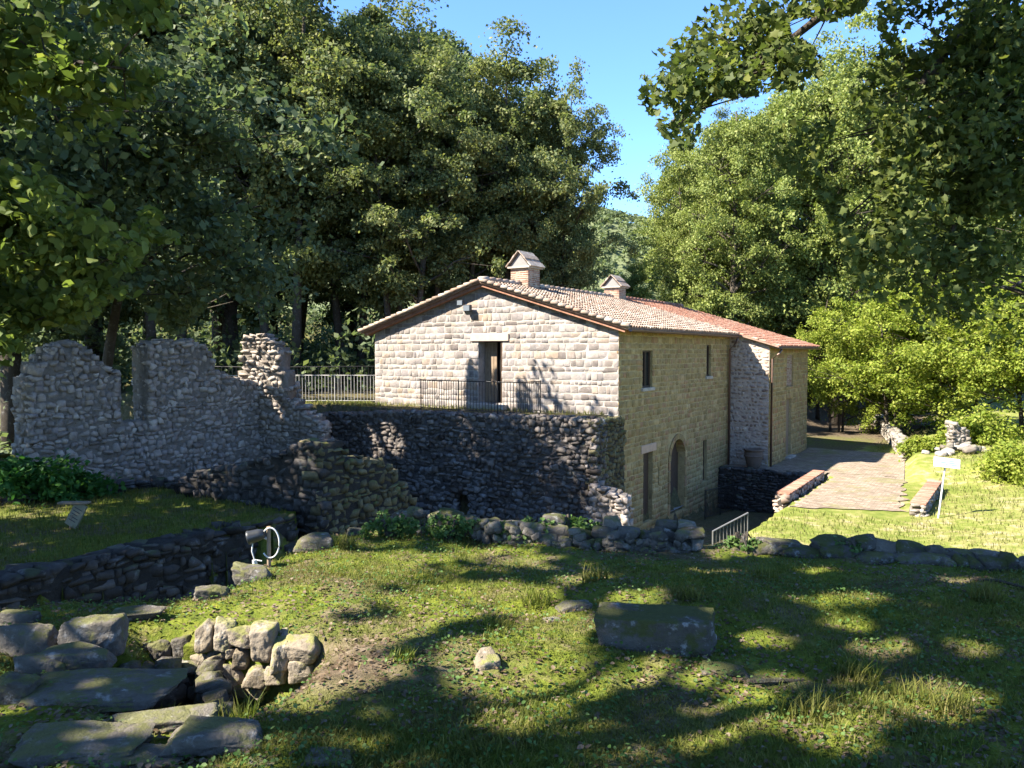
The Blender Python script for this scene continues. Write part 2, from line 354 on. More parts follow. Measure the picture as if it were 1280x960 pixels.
# the little dry wall at the edge of the hollow: line W0-W1, ground in front of it (towards the camera) lies lower
LW0 = np.array([-2.0, 4.72]); LW1 = np.array([-1.08, 4.52])
def hollow(X, Y):
    t = (X - LW0[0]) / (LW1[0] - LW0[0]); yl = LW0[1] + (LW1[1] - LW0[1]) * t
    south = sstep(0.0, .05, yl - Y)
    return .46 * south * np.exp(-(((X + 1.66) / .52) ** 4)) * sstep(1.35, .3, yl - Y)
def terrain(X, Y, fine=True):
    hx, hy = w2h(X, Y)
    z = -2.1 + (-5.2 + 2.1) * sstep(-7.5, .2, hx)
    z = z + np.minimum(.28 * np.maximum(0, Y - 62), 7) * sstep(16, -4, hx) + np.minimum(.12 * np.maximum(0, Y - 75), 4) * sstep(-2, 14, hx)
    # grass bank right of the path
    z = z + .55 * sstep(0, .6, hx - (8.3 - .1 * hy)) * sstep(10, 14, hy) + .09 * np.maximum(0, hx - 8.5)
    # low yard in front of the terrace wall and the sunken court beside the house
    front = sstep(-1.65, -1.95, hy) * sstep(4.4, 3.6, hx)
    z = z * (1 - front) + (-6.1) * front
    court = (sstep(-.3, -.05, hx) * sstep(4.45, 4.2, hx) * sstep(11.1, 10.85, hy) * sstep(-3.2, -2.4, hy))
    z = z * (1 - court) + (-6.15 - .075 * np.clip(hy, 0, 12)) * court
    # steep bank falling from the platform to the lawn
    # left: strip left of the ruin, inside the ruin, pit
    left = sstep(-12.2, -13.4, X - (Y - 21) * .62) * sstep(45, 36, Y)
    inside = in_poly(X, Y, [(-12.8, 20.6), (-7.6, 28.9), (-7.0, 27.2), (-5.2, 21), (-4, 15.9), (-8.6, 18.7), (-11.5, 16)])
    z = np.where(inside, -4.4, z)
    pit = in_poly(X, Y, [(-1.2, 8.4), (-2.4, 18.4), (-4.0, 16.0), (-5.4, 14.0), (-7.2, 10.8), (-9, 7), (-8, 3), (-1.5, 3)])
    z = np.where(pit, -5.0, z)
    bnk = in_poly(X, Y, [(-16, 12), (-11.6, 16.3), (-12.9, 20.6), (-14, 22), (-30, 24), (-30, 0), (-9.5, 0), (-9, 8), (-7.4, 10.9)])
    z = np.where(bnk, -3.3 + .14 * np.maximum(0, -X - 11), z)
    z = np.where(in_poly(X, Y, GTER), -3.42 + .02 * (Y - 11), z)
    z = np.where(in_poly(X, Y, TERR), -2.12, z)
    ip = in_poly(X, Y, PLAT); ed = edge_dist(X, Y, PLAT)
    slope = plat_z(X, Y) - .85 * np.maximum(0, ed - .25)
    right = sstep(-1.6, -.6, X - .0 * Y)
    z = np.where(ip, plat_z(X, Y), np.where((X > -1.4) & (Y < 16), np.maximum(z, slope), z))
    z = np.where(ip, z - hollow(X, Y), z)
    z = np.where(in_poly(X, Y, HOLE), -2.75, z)
    return z

def axis(segs):
    out = []
    for a, b, st in segs: out.append(np.arange(a, b - 1e-6, st))
    out.append([segs[-1][1]]); return np.concatenate(out)
xs = axis([(-400, -60, 20), (-60, -20, 2), (-20, -7, .5), (-7, -3.4, .15), (-3.4, 5.2, .05), (5.2, 20, .4), (20, 70, 2), (70, 400, 20)])
ys = axis([(-30, 0, 3), (0, 2.4, .3), (2.4, 8.8, .05), (8.8, 20, .3), (20, 42, .35), (42, 80, 2), (80, 400, 16)])
GX, GY = np.meshgrid(xs, ys)
GZ = terrain(GX, GY)
nearm = (GX > -7) & (GX < 7) & (GY > 0) & (GY < 10)
nz = np.zeros(GX.shape)
nz[nearm] = .05 * vnoise(GX[nearm], GY[nearm], 1.7) + .03 * vnoise(GX[nearm], GY[nearm], 5.0, 3) + .012 * vnoise(GX[nearm], GY[nearm], 14.0, 7)
m2 = ~nearm & (np.abs(GX) < 70) & (GY < 90); nz[m2] = .06 * vnoise(GX[m2], GY[m2], .5, 5)
far = (GY > 50) | (np.abs(GX) > 40); nz[far] += .8 * vnoise(GX[far], GY[far], .06, 9)
GZ = GZ + nz
def ground_z(x, y):
    """height of the built sheet (bilinear)"""
    x = np.atleast_1d(np.asarray(x, float)); y = np.atleast_1d(np.asarray(y, float))
    i = np.clip(np.searchsorted(xs, x) - 1, 0, len(xs) - 2); j = np.clip(np.searchsorted(ys, y) - 1, 0, len(ys) - 2)
    tx = (x - xs[i]) / (xs[i + 1] - xs[i]); ty = (y - ys[j]) / (ys[j + 1] - ys[j])
    return (GZ[j, i] * (1 - tx) + GZ[j, i + 1] * tx) * (1 - ty) + (GZ[j + 1, i] * (1 - tx) + GZ[j + 1, i + 1] * tx) * ty
def gz(x, y): return float(ground_z(x, y)[0])
def zone_fn(X, Y):
    hx, hy = w2h(X, Y)
    zz = np.zeros(X.shape)
    zz = np.where((hx < 4) & (Y > 9) & (Y < 60), .75, zz)
    zz = np.where(Y > 42, .45, zz)
    sunny = sstep(3.6, 4.6, hx) * (Y > 9.5) * (Y < 70)
    zz = np.where(sunny > .5, 2.0, zz)
    zz = np.where((hy > 27) & (hx < 7) & (hx > -8), 1.0, zz)
    zz = np.where(in_poly(X, Y, GTER), .0, zz)
    zz = np.where((X < -9.5) & (Y < 30), .2, zz)
    d = np.exp(-(((X + .85) / .45) ** 2 + ((Y - 4.0) / .45) ** 2))           # trodden bare patch
    zz = np.where((Y < 9) & (X > -7), np.clip(d * 1.1, 0, 1), zz)
    return zz
nx, ny = len(xs), len(ys)
idx = np.arange(nx * ny).reshape(ny, nx)
Fq = np.stack([idx[:-1, :-1], idx[:-1, 1:], idx[1:, 1:], idx[1:, :-1]], -1).reshape(-1, 4)
me = np_mesh('ground', np.stack([GX, GY, GZ], -1).reshape(-1, 3), [Fq], M['ground'], True)
a = me.attributes.new('zone', 'FLOAT', 'POINT'); a.data.foreach_set('value', zone_fn(GX, GY).astype(np.float32).ravel())
ground = tag(mesh_obj('ground', me), 'grassy ground of the clearing with moss, litter and lawn', kind='structure')

# paved yard and lane along the house
def sheet(name, quad_pts, nu, nv, mat, lift, kind='structure', label=None, zc=None, rag=.0):
    A, B, C_, D = [np.array(p, float) for p in quad_pts]
    U, Vv = np.meshgrid(np.linspace(0, 1, nu), np.linspace(0, 1, nv))
    P = (A * ((1 - U) * (1 - Vv))[..., None] + B * (U * (1 - Vv))[..., None] + C_ * (U * Vv)[..., None] + D * ((1 - U) * Vv)[..., None])
    P = P[..., :2]
    if rag:
        em = (U == 0) | (U == 1) | (Vv == 0) | (Vv == 1)
        P[..., 0] += em * rag * vnoise(P[..., 0], P[..., 1], 1.9, 1); P[..., 1] += em * rag * vnoise(P[..., 0], P[..., 1], 2.3, 8)
    zz = ground_z(P[..., 0].ravel(), P[..., 1].ravel()).reshape(nv, nu) + lift
    if zc is not None: zz[:] = zc
    ii = np.arange(nu * nv).reshape(nv, nu)
    fq = np.stack([ii[:-1, :-1], ii[:-1, 1:], ii[1:, 1:], ii[1:, :-1]], -1).reshape(-1, 4)
    o = mesh_obj(name, np_mesh(name, np.dstack([P, zz[..., None]]).reshape(-1, 3), [fq], mat, True))
    return tag(o, label, kind=kind)
sheet('paved_yard', [h2w(4.35, 3.2), h2w(7.9, 4.6), h2w(7.2, 11.88), h2w(4.35, 11.88)], 30, 40, M['paving'], .03, label='cobbled yard beside the sunken court', rag=.3)
sheet('paved_lane', [h2w(1.82, 11.9), h2w(7.2, 11.9), h2w(6.4, 20.0), h2w(1.82, 20.0)], 30, 40, M['paving'], .034, label='cobbled lane in front of the back wing')
sheet('paved_strip', [h2w(.03, 10.62), h2w(4.33, 10.62), h2w(4.33, 11.88), h2w(.03, 11.88)], 20, 8, M['paving'], .038, label='cobbled strip above the sunken court', zc=-5.135)

# ------------------------------------------------------------------ stone pieces
def stone_variant(seed, bevel, jit, smooth):
    r = np.random.default_rng(seed)
    bm = bmesh.new(); bmesh.ops.create_cube(bm, size=1.0)
    for v in bm.verts: v.co += Vector(r.uniform(-jit, jit, 3))
    bmesh.ops.bevel(bm, geom=list(bm.edges), offset=bevel, segments=1, affect='EDGES', profile=.5)
    for v in bm.verts: v.co += Vector(r.uniform(-jit, jit, 3) * .45)
    bmesh.ops.triangulate(bm, faces=bm.faces)
    V = np.array([v.co[:] for v in bm.verts]); Fc = np.array([[v.index for v in f.verts] for f in bm.faces]); bm.free()
    return V, Fc, smooth
def hull_variant(seed, n=15):
    r = np.random.default_rng(seed)
    P = r.normal(size=(n, 3)); P /= np.linalg.norm(P, axis=1)[:, None]
    P = np.sign(P) * np.abs(P) ** .55; P *= (.5 / np.abs(P).max(1))[:, None] * r.uniform(.82, 1.06, (n, 1))
    bm = bmesh.new(); vs = [bm.verts.new(p) for p in P]
    res = bmesh.ops.convex_hull(bm, input=vs)
    for v in [v for v in bm.verts if not v.link_faces]: bm.verts.remove(v)
    bmesh.ops.recalc_face_normals(bm, faces=bm.faces); bm.verts.index_update()
    V = np.array([v.co[:] for v in bm.verts]); Fc = np.array([[v.index for v in f.verts] for f in bm.faces if len(f.verts) == 3]); bm.free()
    V -= (V.max(0) + V.min(0)) / 2; V /= (V.max(0) - V.min(0))
    return V, Fc, False
VAR = {'block': [stone_variant(100 + i, .09, .035, False) for i in range(10)],
       'rubble': [hull_variant(200 + i, 14 + i % 6) for i in range(18)],
       'cobble': [stone_variant(150 + i, .065, .06, False) for i in range(12)],
       'brick': [stone_variant(300 + i, .05, .02, False) for i in range(5)]}
_vm = {}
def variant_mesh(kind, i, mat):
    key = (kind, i, mat.name)
    if key not in _vm:
        V, Fc, sm = VAR[kind][i]; _vm[key] = np_mesh('stone', V, [Fc], mat, sm)
    return _vm[key]

class Stones:
    """a set of stones of one wall: the largest in view become objects, the rest one joined part"""
    def __init__(s, kind, mat): s.kind, s.mat, s.L = kind, mat, []
    def add(s, p, size, rot, always=False, seen=True): s.L.append((np.array(p, float), np.array(size, float), np.array(rot, float), always, seen))
    def build(s, parent, origin, n_obj, to_world=None, name='stone', rest='small_stones', minpx=8.0):
        nv = len(VAR[s.kind]); sc_ = []
        for (p, sz, r, al, seen) in s.L:
            wp = to_world(p) if to_world else p
            d = max(1.0, wp[1]); a = np.sort(sz)[1:]
            u = abs(wp[0] / d); inview = wp[1] > 2 and u < .67 and seen
            px = math.sqrt(a[0] * a[1]) * F / d
            sc_.append(px if inview else 0)
        order = np.argsort(-np.array(sc_)) if sc_ else []
        chosen = [i for i in order if sc_[i] >= minpx][:n_obj]; cs = set(int(i) for i in chosen)
        for i in chosen:
            p, sz, r, al, seen = s.L[i]
            o = bpy.data.objects.new(name, variant_mesh(s.kind, int(rng.integers(nv)), s.mat))
            o.location = tuple(float(c) for c in p - origin); o.scale = tuple(float(c) for c in sz); o.rotation_euler = tuple(float(c) for c in r)
            link(o, parent)
        restl = [i for i in range(len(s.L)) if i not in cs]
        if restl:
            Vs, Fs, Rn = [], [], []; b = 0
            E = euler_mats(np.array([s.L[i][2] for i in restl]))
            for q, i in enumerate(restl):
                V, Fc, sm = VAR[s.kind][int(rng.integers(nv))]
                Vs.append((V * s.L[i][1]) @ E[q].T + (s.L[i][0] - origin)); Fs.append(Fc + b); b += len(V)
                Rn.append(np.full(len(Fc), rng.random()))
            o = mesh_obj(rest, np_mesh(rest, np.concatenate(Vs), [np.concatenate(Fs)], s.mat, VAR[s.kind][0][2], np.concatenate(Rn)), parent)
            o['kind'] = 'stuff'

def voxel_core(name, P0, u, n, L, base, top, thick, holes, mat, parent, origin, cell=.2, inset=.015, jit=.025):
    """rough masonry heart of a wall, a slab of cells with an irregular top and true openings"""
    nl = max(1, int(round(L / cell))); dl = L / nl
    zb = min(base(l) for l in np.linspace(0, L, 9)); zt = max(top(l) for l in np.linspace(0, L, 200))
    nzc = max(1, int(math.ceil((zt - zb) / cell)))
    occ = np.zeros((nl, nzc), bool)
    for i in range(nl):
        l = (i + .5) * dl; tp = top(l) - .06
        for j in range(nzc):
            zc = zb + (j + .5) * cell
            if zc < tp and not any(h0 < l < h1 and z0 < zc < z1 for h0, h1, z0, z1 in holes): occ[i, j] = True
    vid = {}; V = []; Fc = []
    def vert(i, j, side):
        kx = (i, j, side)
        if kx not in vid:
            q = P0 + u * (i * dl) + n * ((-inset) if side == 0 else -(thick - inset)) + rng.uniform(-jit, jit, 3); q[2] += zb + j * cell
            vid[kx] = len(V); V.append(q - origin)
        return vid[kx]
    for i in range(nl):
        for j in range(nzc):
            if not occ[i, j]: continue
            Fc.append([vert(i, j, 0), vert(i + 1, j, 0), vert(i + 1, j + 1, 0), vert(i, j + 1, 0)])
            Fc.append([vert(i, j, 1), vert(i, j + 1, 1), vert(i + 1, j + 1, 1), vert(i + 1, j, 1)])
            if i == 0 or not occ[i - 1, j]: Fc.append([vert(i, j, 0), vert(i, j + 1, 0), vert(i, j + 1, 1), vert(i, j, 1)])
            if i == nl - 1 or not occ[i + 1, j]: Fc.append([vert(i + 1, j, 0), vert(i + 1, j, 1), vert(i + 1, j + 1, 1), vert(i + 1, j + 1, 0)])
            if j == nzc - 1 or not occ[i, j + 1]: Fc.append([vert(i, j + 1, 0), vert(i + 1, j + 1, 0), vert(i + 1, j + 1, 1), vert(i, j + 1, 1)])
            if j > 0 and not occ[i, j - 1]: Fc.append([vert(i, j, 0), vert(i, j, 1), vert(i + 1, j, 1), vert(i + 1, j, 0)])
    return mesh_obj(name, np_mesh(name, np.array(V), [np.array(Fc)], mat), parent)

def rubble_wall(root, P0, P1, base, top, thick, sw, sh, mat, mortar, n_obj, holes=(), ends=(True, True), kind='rubble', front_n=None, squash=1.0, minpx=8, proud=.03, zhide=None, stones=None, finish=True, back=False, jr=.12, zone=None, zone_mat=None):
    P0 = np.array([P0[0], P0[1], 0.0]); P1 = np.array([P1[0], P1[1], 0.0])
    L = np.linalg.norm(P1 - P0); u = (P1 - P0) / L; n = np.array([u[1], -u[0], 0])
    if front_n is not None:
        if n @ np.array([front_n[0], front_n[1], 0]) < 0: n = -n
    elif n @ (-(P0 + P1) / 2) < 0: n = -n
    ang = math.atan2(u[1], u[0]); origin = np.array(root.location)
    if not callable(base): b0 = base; base = lambda l: b0
    if not callable(top): t0 = top; top = lambda l: t0
    voxel_core('core', P0, u, n, L, base, top, thick, holes, mortar, root, origin, cell=min(.2, thick * .5))
    S = stones or Stones(kind, mat); S2 = Stones(kind, zone_mat) if zone_mat else None
    nrm_in = -n
    def face(start, du, length, off_n, tpf, bsf, hl, rot, seen=True):
        zb = min(bsf(l) for l in np.linspace(0, length, 7)); zt = max(tpf(l) for l in np.linspace(0, length, 60)); zc = zb
        while zc < zt:
            h = sh * rng.uniform(.6, 1.4); l = -rng.uniform(0, sw * .5)
            while l < length:
                ww = sw * rng.choice([.45, .7, .9, 1.1, 1.5], p=[.2, .25, .25, .2, .1]) * rng.uniform(.85, 1.15)
                lc = l + ww / 2; hh = h * rng.uniform(.7, 1.3); zz = zc + h / 2 + rng.uniform(-.3, .3) * h
                l += ww
                if not (-.02 < lc < length + .02) or zz < bsf(lc) - h * .3 or zz > tpf(lc) - h * .12: continue
                if any(h0 - .03 < lc < h1 + .03 and z0 < zz < z1 for h0, h1, z0, z1 in hl): continue
                dp = min(thick * .8, max(ww, hh) * rng.uniform(.7, 1.1))
                pr = rng.uniform(-.3, 1.0) * proud
                p = start + du * lc + off_n * (pr - dp / 2 + .02) + np.array([0, 0, zz])
                (S2 if (S2 and zone(lc, zz)) else S).add(p, (ww * 1.06, dp, hh * 1.08 * squash), (rng.uniform(-jr, jr), rng.uniform(-jr, jr), rot + rng.uniform(-jr, jr)), seen=seen)
            zc += h
    face(P0, u, L, n, top, base, holes, ang)
    if back: face(P0 - n * thick, u, L, -n, top, base, holes, ang, False)
    if ends[0]: face(P0, nrm_in, thick, -u, lambda l: top(0.02), lambda l: base(0), (), ang + math.pi / 2, u @ P0 > 0)
    if ends[1]: face(P1, nrm_in, thick, u, lambda l: top(L - .02), lambda l: base(L), (), ang + math.pi / 2, u @ P1 < 0)
    for h0, h1, z0, z1 in holes:
        if h0 > 0: face(P0 + u * h0, nrm_in, thick, u, lambda l: min(z1, top(h0)), lambda l: z0, (), ang + math.pi / 2, False)
        if h1 < L: face(P0 + u * h1, nrm_in, thick, -u, lambda l: min(z1, top(h1)), lambda l: z0, (), ang + math.pi / 2, True)
    # capping stones along the broken top
    l = 0.0
    while l < L:
        ww = sw * rng.uniform(.7, 1.3); lc = l + ww / 2; l += ww * .9
        if lc > L: break
        tz = top(lc)
        if any(h0 < lc < h1 and z1 > tz - .05 for h0, h1, z0, z1 in holes): continue
        t = sw * .3
        while t < thick - sw * .1:
            dw = sw * rng.uniform(.7, 1.2)
            S.add(P0 + u * lc + nrm_in * t + np.array([0, 0, tz - sh * .35 + rng.uniform(-.3, .3) * sh]), (ww, dw, sh * rng.uniform(.7, 1.2)), tuple(rng.uniform(-.2, .2, 2)) + (ang + rng.uniform(-.4, .4),))
            t += dw * .85
    if S2: S2.build(root, origin, 0, rest='plaster_rubble')
    if finish: S.build(root, origin, n_obj, minpx=minpx)
    return S

def prof(pts):
    a = np.array(pts, float)
    return lambda l: float(np.interp(l, a[:, 0], a[:, 1]))
def wob(f, amp=.08, s=2.0, seed=0.0):
    return lambda l: f(l) + amp * mnoise.noise((l * s, seed, .3)) + .5 * amp * mnoise.noise((l * s * 3, seed, 8.3))

# ------------------------------------------------------------------ ruined walls on the left
UX = unit([-D1[0], -D1[1], 0])
A0 = np.array([-7.75, 28.6]); A1 = A0 + UX[:2] * 9.4
def ruin_l(px):
    r = (px - 640) / F; return (A0[0] - r * A0[1]) / (r * UX[1] - UX[0])
def ruin_pt(px, py):
    l = ruin_l(px); Y = A0[1] + UX[1] * l; return l, at(px, py, Y)[2]
pts = [ruin_pt(*q) for q in [(366, 480), (340, 478), (300, 474), (288, 470), (272, 462), (262, 440), (250, 429), (232, 426), (196, 427), (176, 440), (152, 462), (147, 466), (138, 462), (128, 452), (112, 440), (100, 428), (86, 424), (70, 432), (52, 448), (40, 470), (28, 490)]]
hl = [ruin_pt(185, 528), ruin_pt(148, 440)]
ruin = empty('ruined_wall', (*A0, -4.6), 'roofless grey rubble wall with jagged peaks and a window gap, behind the ivy mound', 'ruined wall')
rubble_wall(ruin, A0, A1, -4.7, wob(prof(pts), .10, 2.2), .75, .24, .15, M['ruin_stone'], M['ruin_mortar'], 300, holes=[(hl[0][0], hl[1][0], hl[0][1], 3)], front_n=(.844, -.536), minpx=5, jr=.3, proud=.06)
# tall pier at its end
pier = empty('ruined_pier', (-7.6, 27.4, -4.6), 'tall sunlit stump of grey masonry where the ruined wall meets the terrace', 'ruined wall')
pl = [(0, at(296, 505, 27)[2]), (.12, at(300, 448, 27)[2]), (.25, at(303, 420, 27)[2]), (.9, at(330, 418, 27)[2]), (1.3, at(352, 428, 27)[2]), (1.6, at(358, 445, 27)[2]), (1.75, at(364, 490, 27)[2]), (2.2, at(384, 505, 27)[2]), (2.7, at(392, 520, 27)[2]), (3.1, at(400, 530, 27)[2])]
PA = at(298, 500, 27.2)[:2]; PB = at(400, 530, 26.4)[:2]
sclp = np.linalg.norm(PB - PA) / 3.1
rubble_wall(pier, PA, PB, -4.7, wob(prof([(l * sclp, z_) for l, z_ in pl]), .08, 2.5, 4), .8, .26, .14, M['ruin_stone'], M['ruin_mortar'], 200, front_n=(0, -1), minpx=5, proud=.07, jr=.2)

# dark corner ruin in the middle
CC = np.array([-3.95, 16.0])
d2 = -DX[:2]
corner = empty('corner_ruin', (*CC, -5.0), 'dark mossy rubble wall corner rising from the pit, left of the terrace wall', 'ruined wall')
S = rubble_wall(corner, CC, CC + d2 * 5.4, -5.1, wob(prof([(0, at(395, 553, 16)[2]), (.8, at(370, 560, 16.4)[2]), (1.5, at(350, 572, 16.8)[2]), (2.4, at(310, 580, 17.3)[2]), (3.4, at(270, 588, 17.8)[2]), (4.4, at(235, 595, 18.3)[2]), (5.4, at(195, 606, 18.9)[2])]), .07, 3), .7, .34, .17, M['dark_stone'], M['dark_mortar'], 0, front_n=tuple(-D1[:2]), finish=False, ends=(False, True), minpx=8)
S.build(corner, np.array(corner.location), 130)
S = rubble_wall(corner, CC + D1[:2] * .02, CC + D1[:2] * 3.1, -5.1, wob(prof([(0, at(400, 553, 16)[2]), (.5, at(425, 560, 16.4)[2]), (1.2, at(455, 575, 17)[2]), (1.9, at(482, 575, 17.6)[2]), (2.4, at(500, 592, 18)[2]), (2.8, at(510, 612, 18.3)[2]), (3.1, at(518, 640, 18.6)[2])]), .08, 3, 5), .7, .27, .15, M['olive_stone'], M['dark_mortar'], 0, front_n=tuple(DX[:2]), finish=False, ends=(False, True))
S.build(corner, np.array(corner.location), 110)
# low wall behind the grass terrace
lw = empty('low_garden_wall', (-9.6, 17.6, -3.6), 'low dark stone wall along the back of the shaded grass terrace', 'stone wall')
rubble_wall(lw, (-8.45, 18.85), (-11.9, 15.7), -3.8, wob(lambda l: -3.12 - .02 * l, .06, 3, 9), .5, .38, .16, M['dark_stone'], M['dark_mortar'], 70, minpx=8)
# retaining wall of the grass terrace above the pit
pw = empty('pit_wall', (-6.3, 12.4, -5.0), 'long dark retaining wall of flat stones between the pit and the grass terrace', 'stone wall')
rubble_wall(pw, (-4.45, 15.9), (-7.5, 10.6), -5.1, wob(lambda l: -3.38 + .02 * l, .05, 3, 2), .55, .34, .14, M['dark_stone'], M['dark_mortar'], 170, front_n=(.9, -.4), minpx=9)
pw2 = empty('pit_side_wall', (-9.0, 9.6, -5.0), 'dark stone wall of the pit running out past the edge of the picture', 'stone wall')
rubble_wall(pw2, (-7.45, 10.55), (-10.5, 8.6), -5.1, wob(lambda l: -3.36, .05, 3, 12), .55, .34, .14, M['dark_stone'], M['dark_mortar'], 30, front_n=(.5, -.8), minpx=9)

# ------------------------------------------------------------------ terrace wall below the house
tw = empty('terrace_wall', (*TW0, -6.1), 'high dark rubble retaining wall under the gable end, with patches of old plaster', 'retaining wall')
TL = np.linalg.norm(TW1 - TW0)
hole_l = [np.interp(p, [390, 748], [TL, 0]) for p in (578, 545)]
def tw_zone(l, z_):
    n_ = mnoise.noise((l * .9, z_ * 1.1, 2.2)) + .5 * mnoise.noise((l * 2.5, z_ * 3, 5.2))
    return n_ + .55 * (-z_ - 4.1) - .04 * abs(l - 3) > .22
topf = wob(lambda l: -2.10 + (.0 if l < 7 else -.12 * (l - 7) * .5), .05, 1.6, 3)
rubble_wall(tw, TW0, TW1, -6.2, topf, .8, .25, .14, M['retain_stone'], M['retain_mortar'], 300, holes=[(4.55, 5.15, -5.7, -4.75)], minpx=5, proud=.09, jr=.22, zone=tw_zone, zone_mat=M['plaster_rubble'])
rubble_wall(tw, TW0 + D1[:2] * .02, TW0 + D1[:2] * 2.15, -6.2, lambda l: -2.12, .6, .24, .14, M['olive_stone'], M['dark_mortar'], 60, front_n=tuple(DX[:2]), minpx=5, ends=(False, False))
# fallen masonry and plaster bulge at its foot
def lump_mesh(seed, sub=4, planes=11, soft=26.0, amp=.05, fine=.02, boxd=.5):
    """rock: a rounded convex polyhedron cut by random planes, roughened"""
    r = np.random.default_rng(int(seed) + 900)
    bm = bmesh.new(); bmesh.ops.create_icosphere(bm, subdivisions=sub, radius=1.0)
    D = np.array([v.co.normalized()[:] for v in bm.verts]); Fc = np.array([[v.index for v in f.verts] for f in bm.faces]); bm.free()
    Nn = r.normal(size=(planes, 3)); Nn /= np.linalg.norm(Nn, axis=1)[:, None]; dk = r.uniform(.47, .66, planes)
    ax = np.concatenate([np.eye(3), -np.eye(3)]) + r.normal(0, .10, (6, 3)); ax /= np.linalg.norm(ax, axis=1)[:, None]
    Nn = np.concatenate([Nn, ax]); dk = np.concatenate([dk, np.full(6, boxd)])
    inv = np.maximum(D @ Nn.T, 0) / dk                                  # 1/radius for each plane
    rad = 1 / ((inv ** soft).sum(1) ** (1 / soft))
    off = Vector((seed * 13.7, seed * 3.1, seed * 7.7))
    nz_ = np.array([amp * mnoise.noise(Vector(d) * 1.7 + off) + fine * (mnoise.noise(Vector(d) * 5 + off) + .6 * mnoise.noise(Vector(d) * 11 + off) + .4 * mnoise.noise(Vector(d) * 23 + off)) for d in D])
    V = D * (rad * (1 + nz_ * 1.6))[:, None]
    V -= (V.max(0) + V.min(0)) / 2; V /= (V.max(0) - V.min(0)); return V, Fc
LUMPS = [lump_mesh(i, 3, 14, 30.0, .08, .04) for i in range(12)]
LUMPS_HI = [lump_mesh(40 + i, 5, 11, 24.0, .07, .026) for i in range(8)]
FLATS_HI = [lump_mesh(70 + i, 5, 4, 22.0, .06, .022) for i in range(5)]
BLOCKS_HI = [lump_mesh(90 + i, 5, 1, 40.0, .04, .016) for i in range(3)]
_lm = {}
def lump(kind, i, mat, name, parent, loc, size, rot):
    key = (kind, i, mat.name)
    if key not in _lm:
        V, Fc = {'lo': LUMPS, 'hi': LUMPS_HI, 'flat': FLATS_HI, 'block': BLOCKS_HI}[kind][i]; _lm[key] = np_mesh('stone', V, [Fc], mat, True)
    o = bpy.data.objects.new(name, _lm[key]); o.location = tuple(float(c) for c in loc); o.scale = tuple(float(c) for c in size); o.rotation_euler = tuple(float(c) for c in rot)
    return link(o, parent)
twu = unit(np.append(TW1 - TW0, 0)); twn = -D1
twu = twu
# rough foot wall sticking out in front of the house corner
fw = empty('wall_stub', (*h2w(.5, -2.4)[:2], -6.1), 'broken grey wall stub at the foot of the house corner', 'ruined wall')
rubble_wall(fw, TW0 + DX[:2] * .0 + D1[:2] * (-.35), TW0 + DX[:2] * 1.1 - D1[:2] * .2, -6.2, wob(lambda l: -3.95 - .35 * l, .12, 2, 6), .6, .26, .15, M['ruin_stone'], M['ruin_mortar'], 60, minpx=5, proud=.07)

# ------------------------------------------------------------------ farmhouse
house = empty('farmhouse', HC, 'restored stone farmhouse with sunlit gable, terracotta tile roof and two chimneys', 'house', rz=-HA)
hw = lambda p: HC + DX * p[0] + D1 * p[1] + np.array([0, 0, p[2]])
EZ = 7.0; RZ = 8.6; HWD = 10.5; ML = 11.9; BL = 7.75; BX = 1.77
PT = (RZ - EZ) / (HWD / 2)
def roof_z(x): return RZ - PT * abs(x + HWD / 2)

def wall_panel(name, mat, axis_, const, a0, a1, z0, z1, openings, thick, inward, topfn=None, parent=house):
    """vertical wall in the plane axis_=const; openings (a0,a1,z0,z1); reveals go 'inward' by thick"""
    mb = MB()
    As = sorted(set([a0, a1] + [v for o in openings for v in o[:2]])); Zs = sorted(set([z0, z1] + [v for o in openings for v in o[2:4]]))
    P = (lambda a, z_, d=0: (a, const + inward * d, z_)) if axis_ == 'y' else (lambda a, z_, d=0: (const + inward * d, a, z_))
    for i in range(len(As) - 1):
        for j in range(len(Zs) - 1):
            ca, cz = (As[i] + As[i + 1]) / 2, (Zs[j] + Zs[j + 1]) / 2
            if any(o[0] < ca < o[1] and o[2] < cz < o[3] for o in openings): continue
            mb.add([P(As[i], Zs[j]), P(As[i + 1], Zs[j]), P(As[i + 1], Zs[j + 1]), P(As[i], Zs[j + 1])], [(0, 1, 2, 3)])
    for o in openings:
        q = [(o[0], o[2]), (o[1], o[2]), (o[1], o[3]), (o[0], o[3])]
        for k_ in range(4):
            s_, e_ = q[k_], q[(k_ + 1) % 4]
            mb.add([P(*s_), P(*e_), P(*e_, thick), P(*s_, thick)], [(0, 1, 2, 3)])
    if topfn: mb.add([P(a0, z1), P(a1, z1), P((a0 + a1) / 2, topfn)], [(0, 1, 2)])
    me = bpy.data.meshes.new(name); me.from_pydata(mb.v, [], mb.f); me.materials.append(mat); me.update()
    return mesh_obj(name, me, parent)

